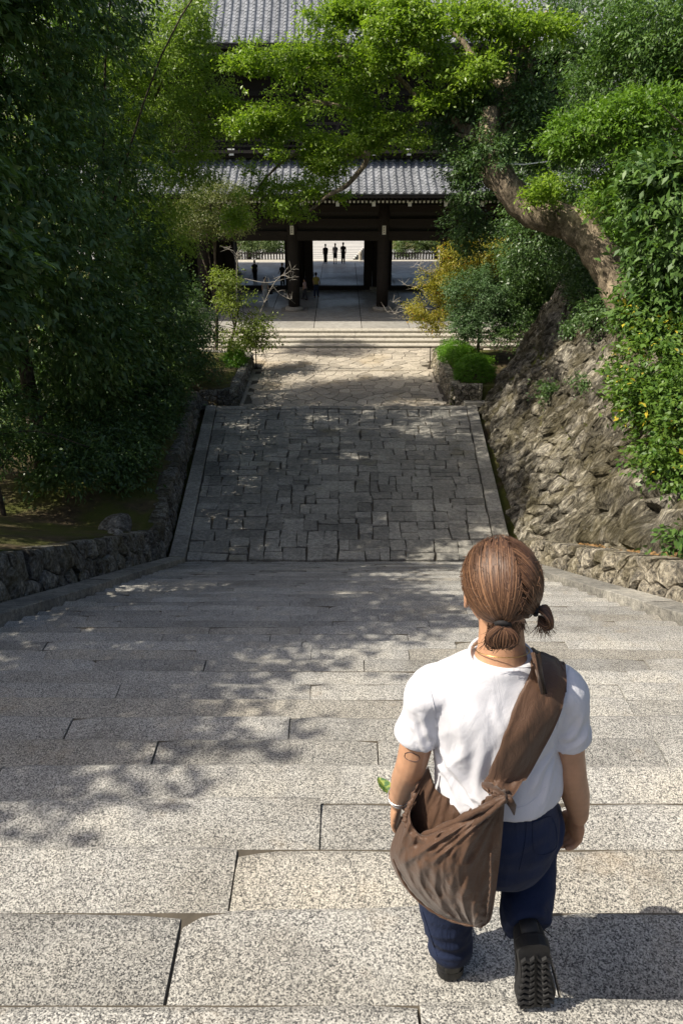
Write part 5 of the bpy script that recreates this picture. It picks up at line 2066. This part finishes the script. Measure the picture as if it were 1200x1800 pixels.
tat = [(712, 1324), (718, 1322), (724, 1323), (730, 1326), (735, 1328), (737, 1333), (734, 1337), (728, 1338), (722, 1337), (716, 1335), (711, 1330), (712, 1324)]
tpts = [drape(x, y, bvh, .0006) for x, y in tat]
tpts = [q for q in tpts if q is not None]
if len(tpts) > 4:
    tt = MB()
    tt.tube(spline(tpts, 40), [.0011] * 40, 5)
    tt.build('tattoo', PM['tattoo'], W)

# seams of the tee and trousers
tb0 = BVHTree.FromPolygons([v.co.copy() for v in to.data.vertices], [tuple(p_.vertices) for p_ in to.data.polygons])
pb0 = BVHTree.FromPolygons([v.co.copy() for v in po.data.vertices], [tuple(p_.vertices) for p_ in po.data.polygons])


def seam(name, pix, tr, mat, par, r=.0013, n=40):
    q = [drape(x, y, tr, r * .4) for x, y in spline(pix, n)]
    q = [a for a in q if a is not None]
    q = [a for i, a in enumerate(q) if i == 0 or (a - q[i - 1]).length < .05]
    if len(q) > 5:
        b_ = MB()
        b_.tube(q, [r] * len(q), 6)
        b_.build(name, mat, par, True)


seam('sleeve_seam', [(742, 1168), (752, 1200), (762, 1240), (767, 1280)], tb0, PM['tee'], to)
seam('sleeve_seam', [(1000, 1170), (992, 1205), (984, 1245), (978, 1280)], tb0, PM['tee'], to)
seam('shoulder_seam', [(742, 1168), (780, 1160), (822, 1150)], tb0, PM['tee'], to)
seam('hem_stitch', [(905, 1421), (925, 1415), (945, 1400), (958, 1384)], tb0, PM['tee'], to, .001)
seam('trouser_seam', [(742, 1600), (755, 1640), (768, 1680)], pb0, PM['navy'], po, .0016)
seam('trouser_seam', [(925, 1440), (922, 1480), (912, 1530)], pb0, PM['navy'], po, .0016)
seam('back_pocket', [(935, 1445), (970, 1438), (976, 1490), (940, 1500), (935, 1445)], pb0, PM['navy'], po, .0016)

# ------------------------------------------------------------------ brown sling bag
bag = thing('sling_bag', 'large slouchy brown nylon sling bag hanging behind the walker with its strap over one shoulder', 'bag', (.30, 1.33, 9.1))
Lpx = [(739, 1384), (714, 1428), (694, 1466), (685, 1502), (699, 1543), (728, 1580), (766, 1608), (806, 1625)]
Rpx = [(887, 1401), (885, 1430), (882, 1470), (878, 1510), (873, 1550), (868, 1588), (861, 1618), (846, 1631)]
Rim = [(739, 1384), (720, 1432), (741, 1468), (780, 1455), (830, 1430), (887, 1401)]
FarR = [(752, 1346), (762, 1382), (786, 1402), (828, 1414), (858, 1402), (887, 1399)]
Ls, Rs, RimS, FarS = spline(Lpx, 41), spline(Rpx, 41), spline(Rim, 41), spline(FarR, 41)
ATT = np.array([884, 1410.])
NUb, NVb = 90, 90


def samp(S, t):
    t = min(max(t, 0), 1) * (len(S) - 1)
    k_ = min(int(t), len(S) - 2)
    return S[k_] + (S[k_ + 1] - S[k_]) * (t - k_)


def bag_y(u, v):
    return lerp(1.395, 1.255, u ** .9) - .06 * math.sin(math.pi * min(1, u * 1.05)) * math.sin(math.pi * (.12 + .80 * v)) ** .8


def sheet(rim, near):
    vs, fs = [], []
    for j in range(NVb + 1):
        v = j / NVb
        for i in range(NUb + 1):
            u = i / NUb
            base_ = lerp(samp(Ls, v), samp(Rs, v), u)
            w = (1 - v) ** 2.2
            rimo = samp(rim, u) - lerp(samp(rim, 0), samp(rim, 1), u)
            topo = lerp(samp(rim, 0) - samp(Ls, 0), samp(rim, 1) - samp(Rs, 0), u)
            px = base_ + w * (rimo + topo)
            y = bag_y(u, v)
            if near:
                e = math.sin(math.pi * u) ** .6 * min(1, v * 8) ** .5 * min(1, (1 - v) * 8) ** .5
                dx, dy = px[0] - ATT[0], px[1] - ATT[1]
                ang, rr = math.atan2(dy, -dx), math.hypot(dx, dy) / 230
                f1 = ridged(Vector((ang * 5.5, rr * .9, 1.0)), 2) * (.25 + .75 * math.exp(-((rr - .45) / .45) ** 2))
                f2 = noise.noise(Vector((u * 3.2, v * 3.0, 5)))
                f3 = ridged(Vector((u * 7 + v * 3.5, v * 3 - u * 2.2, 9)), 2)
                seam = ridged(Vector((u * 3, v * 26, 3)), 1) * math.exp(-((u - .86) / .10) ** 2) * sstep(.55, .8, v)
                f4 = ridged(Vector((u * 16, v * 4, 2)), 1) * sstep(.45, 1.0, v) * .5
                y -= e * (.0120 * f1 + .018 * f2 + .0100 * f3 + .006 * seam + .004 * f4)
            else:
                e = math.sin(math.pi * u) ** .6 * min(1, (1 - v) * 8) ** .5
                y += e * .055 + .006 * ridged(Vector((u * 9, v * 3, 4)), 2) * e
            vs.append(at(px[0], px[1], y))
    for j in range(NVb):
        for i in range(NUb):
            a = j * (NUb + 1) + i
            f = (a, a + 1, a + NUb + 2, a + NUb + 1)
            fs.append(f if near else tuple(reversed(f)))
    return vs, fs


nv_, nf_ = sheet(RimS, True)
b = MB()
b.add(nv_, nf_)
b.build('near_panel', PM['nylon'], bag, True)
fv_, ff_ = sheet(FarS, False)
b = MB()
b.add(fv_, ff_)
b.build('far_panel', PM['nylon'], bag, True)


def rolled(name, pix, ys_, r, amp=.15, freq=30):
    pp2 = spline([tuple(at(x, y, yy_)) for (x, y), yy_ in zip(pix, ys_)], 40)
    b_ = MB()
    rr = [r * (1 + amp * math.sin(i * freq / 40.0)) * (.5 + .5 * min(1, min(i, 39 - i) / 5)) for i in range(40)]
    b_.tube([Vector(q) for q in pp2], rr, 10, wob=.3)
    b_.build(name, PM['nylon'], bag, True)


rolled('rolled_hem', [(741, 1468), (775, 1456), (820, 1434), (858, 1416), (888, 1400)], [1.318, 1.29, 1.265, 1.25, 1.245], .0085)
rolled('rolled_hem', [(772, 1472), (806, 1462), (840, 1444), (866, 1424), (888, 1404)], [1.285, 1.262, 1.246, 1.238, 1.238], .0065)
rolled('drawn_edge', [(750, 1352), (735, 1385), (718, 1420), (712, 1442), (724, 1462)], [1.45, 1.41, 1.375, 1.35, 1.33], .0075, .35, 62)
rolled('drawn_edge', [(752, 1350), (762, 1382), (786, 1402), (828, 1414), (858, 1402), (886, 1398)], [1.46, 1.43, 1.40, 1.36, 1.32, 1.27], .004, .1, 10)

rolled('seam', [(862, 1500), (862, 1550), (858, 1590), (852, 1628)], [1.232, 1.228, 1.236, 1.262], .0028, .5, 70)
rolled('seam', [(690, 1510), (712, 1556), (745, 1592), (790, 1618), (846, 1631)], [1.372, 1.345, 1.32, 1.295, 1.27], .003, .3, 60)

# strap: laid over the back of the shirt, over the shoulder and down the front
tbv = BVHTree.FromPolygons([v.co.copy() for v in to.data.vertices], [tuple(p_.vertices) for p_ in to.data.polygons])
SL = spline([(936, 1146), (926, 1182), (908, 1228), (890, 1275), (872, 1322), (853, 1370), (846, 1384), (866, 1400)], 40)
SR = spline([(990, 1172), (990, 1212), (982, 1245), (966, 1282), (945, 1322), (922, 1366), (904, 1396), (892, 1408)], 40)
rows = []
NW = 15
last = None
for i in range(40):
    row = []
    for j in range(NW):
        t = j / (NW - 1)
        px = lerp(SL[i], SR[i], t)
        h = drape(px[0], px[1], tbv, .010)
        if h is None or h.y > 1.50:
            h = at(px[0], px[1], 1.33 if last is None else last[j].y)
        lowr = sstep(28, 39, i)
        y_t = lerp(h.y, 1.262, lowr * .9)
        h = at(px[0], px[1], y_t) if lowr > 0 else h
        fold_ = .0055 * ridged(Vector((t * 3.0 + i * .05, i * .055, 2)), 2) + .004 * noise.noise(Vector((t * 4 - i * .18, i * .12, 8)))
        bow = .007 * math.sin(math.pi * t)
        h = h + (cpos - h).normalized() * (fold_ + bow)
        row.append(h)
    last = row
    rows.append(row)
# shoulder and front, right shoulder to left hip across the chest
front = []
for i in range(26):
    s = i / 25
    row = []
    for j in range(NW):
        t = j / (NW - 1)
        if i < 8:
            a = lerp(R(60), R(-20), i / 7)                         # from the top of the shoulder towards the chest
            cx_ = lerp(.470, .535, t)
            org = Vector((cx_, 1.45 - .5 * math.sin(a) * 1.0, 9.86 + .5 * math.cos(a)))
            hit = tbv.ray_cast(org, (Vector((cx_, 1.45, 9.86)) - org).normalized())
        else:
            q = (i - 8) / 17
            cx_ = lerp(lerp(.46, .535, t), lerp(.262, .30, t), q)
            cz_ = lerp(9.86, 9.545, q) + (t - .5) * -.045
            org = Vector((cx_, 2.1, cz_))
            hit = tbv.ray_cast(org, Vector((0, -1, 0)))
        if hit[0] is None:
            row = None
            break
        row.append(hit[0] + hit[1] * (.010 + .004 * ridged(Vector((t * 4, i * .1, 6)), 2)))
    if row:
        front.append(row)
allr = list(reversed(rows)) + front


def strap_sheet(rws, th_):
    vs, fs = [], []
    n = len(rws)
    for sgn in (0, 1):
        for i in range(n):
            for j in range(NW):
                a, b_ = rws[min(i + 1, n - 1)][j] - rws[max(i - 1, 0)][j], rws[i][min(j + 1, NW - 1)] - rws[i][max(j - 1, 0)]
                nn = a.cross(b_).normalized()
                out_ = rws[i][j] - Vector((.40, 1.45, rws[i][j].z - .02))
                if nn.dot(out_) < 0:
                    nn = -nn
                vs.append(rws[i][j] - nn * th_ * sgn)
    off = n * NW
    for sgn in (0, 1):
        for i in range(n - 1):
            for j in range(NW - 1):
                a = sgn * off + i * NW + j
                f = (a, a + 1, a + NW + 1, a + NW)
                fs.append(f if sgn == 0 else tuple(reversed(f)))
    for i in range(n - 1):
        for j in (0, NW - 1):
            a = i * NW + j
            f = (a, a + NW, a + NW + off, a + off)
            fs.append(f)
    for i in (0, n - 1):
        for j in range(NW - 1):
            a = i * NW + j
            fs.append((a, a + 1, a + 1 + off, a + off))
    return vs, fs


sv, sf = strap_sheet(allr, .007)
b = MB()
b.add(sv, sf)
so = b.build('strap', PM['nylon'], bag, True)
kn = MB()
kn.ell(at(882, 1402, 1.266), (.016, .016, .013), Matrix.Rotation(R(35), 3, 'Y'), 14, 10)
kn.tube([at(893, 1402, 1.262), at(901, 1416, 1.275), at(903, 1432, 1.30)], [(.012, .008), (.010, .006), (.002, .002)], 10, wob=.4)
kn.build('gathered_knot', PM['nylon'], bag, True)

# a fallen leaf on the step to the left
lp = at(686, 1352, 2.935)
gl = MB()
gv_ = []
outl = [(0, 0), (.028, .03), (.034, .07), (.022, .11), (0, .145), (-.022, .11), (-.034, .07), (-.028, .03)]
k_ = int((2.935 - NY0) / T) + 1
zz = NZ0 - k_ * RI + .012
rm = Matrix.Rotation(R(28), 3, 'Z')
for a, b_ in outl:
    q = rm @ Vector((a, b_, 0))
    gv_.append((lp.x + q.x, 2.82 + q.y, zz + abs(a) * .5))
q = rm @ Vector((0, .07, 0))
gv_.append((lp.x + q.x, 2.82 + q.y, zz))
k = NT('mottled_green_leaf')
k.fin(k.ramp(k.noise(60, 2), [(.45, (.03, .09, .02)), (.6, (.20, .24, .04))]), .5)
lf_ = obj('fallen_leaf', gv_, [(i, (i + 1) % 8, 8) for i in range(8)], k.m)
lf_['label'] = 'single mottled green leaf on the step beside the walker\'s left elbow'
lf_['category'] = 'leaf'


# ------------------------------------------------------------------ visitors in the gate
def visitor(label, foot, face, shirt, legs, hairc_, h=1.66, stride=.12, skin=None, arm=(0.0, 0.0), skirt=0.0, bag_=None):
    k_ = h / 1.7
    root = thing('person', label, 'person', foot, 'visitors at the gate')
    rot = Matrix.Rotation(face, 3, 'Z')
    F = Vector(foot)

    def P(x, y, z):
        return F + rot @ Vector((x * k_, y * k_, z * k_))
    bd = MB()
    bd.ell(P(0, .01, 1.58), (.078 * k_, .095 * k_, .115 * k_), rot, 12, 10)
    bd.ell(P(0, .105, 1.56), (.014, .018, .02), rot, 8, 6)
    bd.tube([P(0, -.01, 1.36), P(0, 0, 1.50)], [.055, .05], 10)
    bd.tube([P(0, 0, .88), P(0, 0, 1.1), P(0, 0, 1.3), P(0, 0, 1.40)], [(.15, .10), (.13, .09), (.17, .10), (.10, .07)], 14, flat=tuple(rot @ Vector((1, 0, 0))))
    for s, a in ((-1, arm[0]), (1, arm[1])):
        bd.tube([P(s * .17, 0, 1.36), P(s * .21, -.02 + a * .1, 1.10), P(s * .20, .05 + a * .3, .88 + a * .12), P(s * .20, .07 + a * .36, .80 + a * .14)], [.048, .040, .030, .034], 8)
        bd.tube([P(s * .08, 0, .92), P(s * .09, s * stride * .5, .50), P(s * .09, s * stride - .02, .08)], [.085, .058, .04], 8)
        bd.tube([P(s * .09, s * stride - .04, .05), P(s * .10, s * stride + .14, .035)], [.042, .03], 8)
    solid(bd, 'body', skin or PM['skin'], root, .022, 3)
    sh = MB()
    sh.tube([P(0, 0, .90), P(0, 0, 1.1), P(0, 0, 1.3), P(0, 0, 1.42)], [(.175, .125), (.155, .115), (.192, .122), (.09, .075)], 14, flat=tuple(rot @ Vector((1, 0, 0))))
    for s, a in ((-1, arm[0]), (1, arm[1])):
        sh.tube([P(s * .15, 0, 1.37), P(s * .20, -.01 + a * .05, 1.17)], [.066, .062], 10)
    solid(sh, 'shirt', shirt, root, .022, 3)
    tr = MB()
    tr.tube([P(0, 0, .98), P(0, 0, .80)], [(.160, .118), (.165, .120)], 14, flat=tuple(rot @ Vector((1, 0, 0))))
    for s in (-1, 1):
        tr.tube([P(s * .08, 0, .90), P(s * .09, s * stride * .5, .50), P(s * .09, s * stride - .02, .10 + skirt)], [.105, .085, .072], 10)
    solid(tr, 'trousers', legs, root, .022, 3)
    hh = MB()
    hh.ell(P(0, -.012, 1.625), (.088 * k_, .100 * k_, .095 * k_), rot, 14, 10)
    hh.ell(P(0, -.05, 1.56), (.075 * k_, .06 * k_, .09 * k_), rot, 12, 8)
    hh.build('hair', hairc_, root, True)
    for s in (-1, 1):
        f = MB()
        f.ell(P(s * .095, s * stride + .05, .045), (.05, .13, .05), rot, 10, 6)
        f.build('shoe', VM['dark'], root, True)
    if bag_:
        f = MB()
        f.box(P(*bag_), (.34, .16, .36), rot)
        f.tube([P(bag_[0] - .1, bag_[1], bag_[2] + .18), P(bag_[0], bag_[1], bag_[2] + .32), P(bag_[0] + .1, bag_[1], bag_[2] + .18)], [.012, .012, .012], 6)
        o = f.build('shoulder_bag', VM['dark'])
        o['label'] = 'dark bag carried low by the grey-clad visitor behind the bare twigs'
        o['category'] = 'bag'
    return root


VM = dict(dark=cloth_mat('black_cloth', (.015, .015, .017)), pink=cloth_mat('pale_pink_cloth', (.58, .40, .38)), must=cloth_mat('mustard_cloth', (.34, .27, .06)),
          navy=cloth_mat('dark_blue_cloth', (.02, .03, .06)), grey=cloth_mat('grey_cloth', (.28, .28, .28)), light=cloth_mat('light_grey_cloth', (.45, .45, .46)),
          hair=mat_plain('black_hair', (.012, .010, .009), .5), char=cloth_mat('charcoal_cloth', (.035, .035, .04)))


def gp(px, py):
    p_ = at(px, py, 50)
    s = (GZ - CAM_Z) / (p_.z - CAM_Z)
    return (p_.x * s, p_.y * s, GZ)


visitor('visitor in a pale pink top walking past the left main column', gp(536, 527), R(70), VM['pink'], VM['char'], VM['hair'], 1.45, .22)
visitor('visitor in a mustard top and dark blue trousers walking into the gate', gp(556, 523), R(-15), VM['must'], VM['navy'], VM['hair'], 1.72, .10, arm=(.0, .5))
visitor('visitor in grey clothes behind the bare twigs of the maple', gp(467, 531), R(190), VM['grey'], VM['light'], VM['hair'], 1.66, .10, bag_=(-.34, .0, .72))
visitor('dark silhouetted visitor beside the left doorway jamb', gp(497, 503), R(150), VM['dark'], VM['char'], VM['hair'], 1.70, .06, arm=(.6, .6))
visitor('dark-clothed visitor half hidden by the maple leaves, far left of the gate', gp(449, 497), R(20), VM['char'], VM['dark'], VM['hair'], 1.68, .05)
visitor('visitor in black with arms out standing left at the far edge of the gate floor', gp(572, 463.5), R(10), VM['dark'], VM['dark'], VM['hair'], 1.66, .03, arm=(.1, .1))
visitor('visitor in a grey top and bare legs between two dark figures', gp(589, 463.5), R(170), VM['grey'], VM['char'], VM['hair'], 1.72, .05, arm=(.7, .3), skirt=.38)
visitor('tall visitor in black standing right at the far edge of the gate floor', gp(603, 463.5), R(-5), VM['dark'], VM['dark'], VM['hair'], 1.80, .03, arm=(.3, .0))
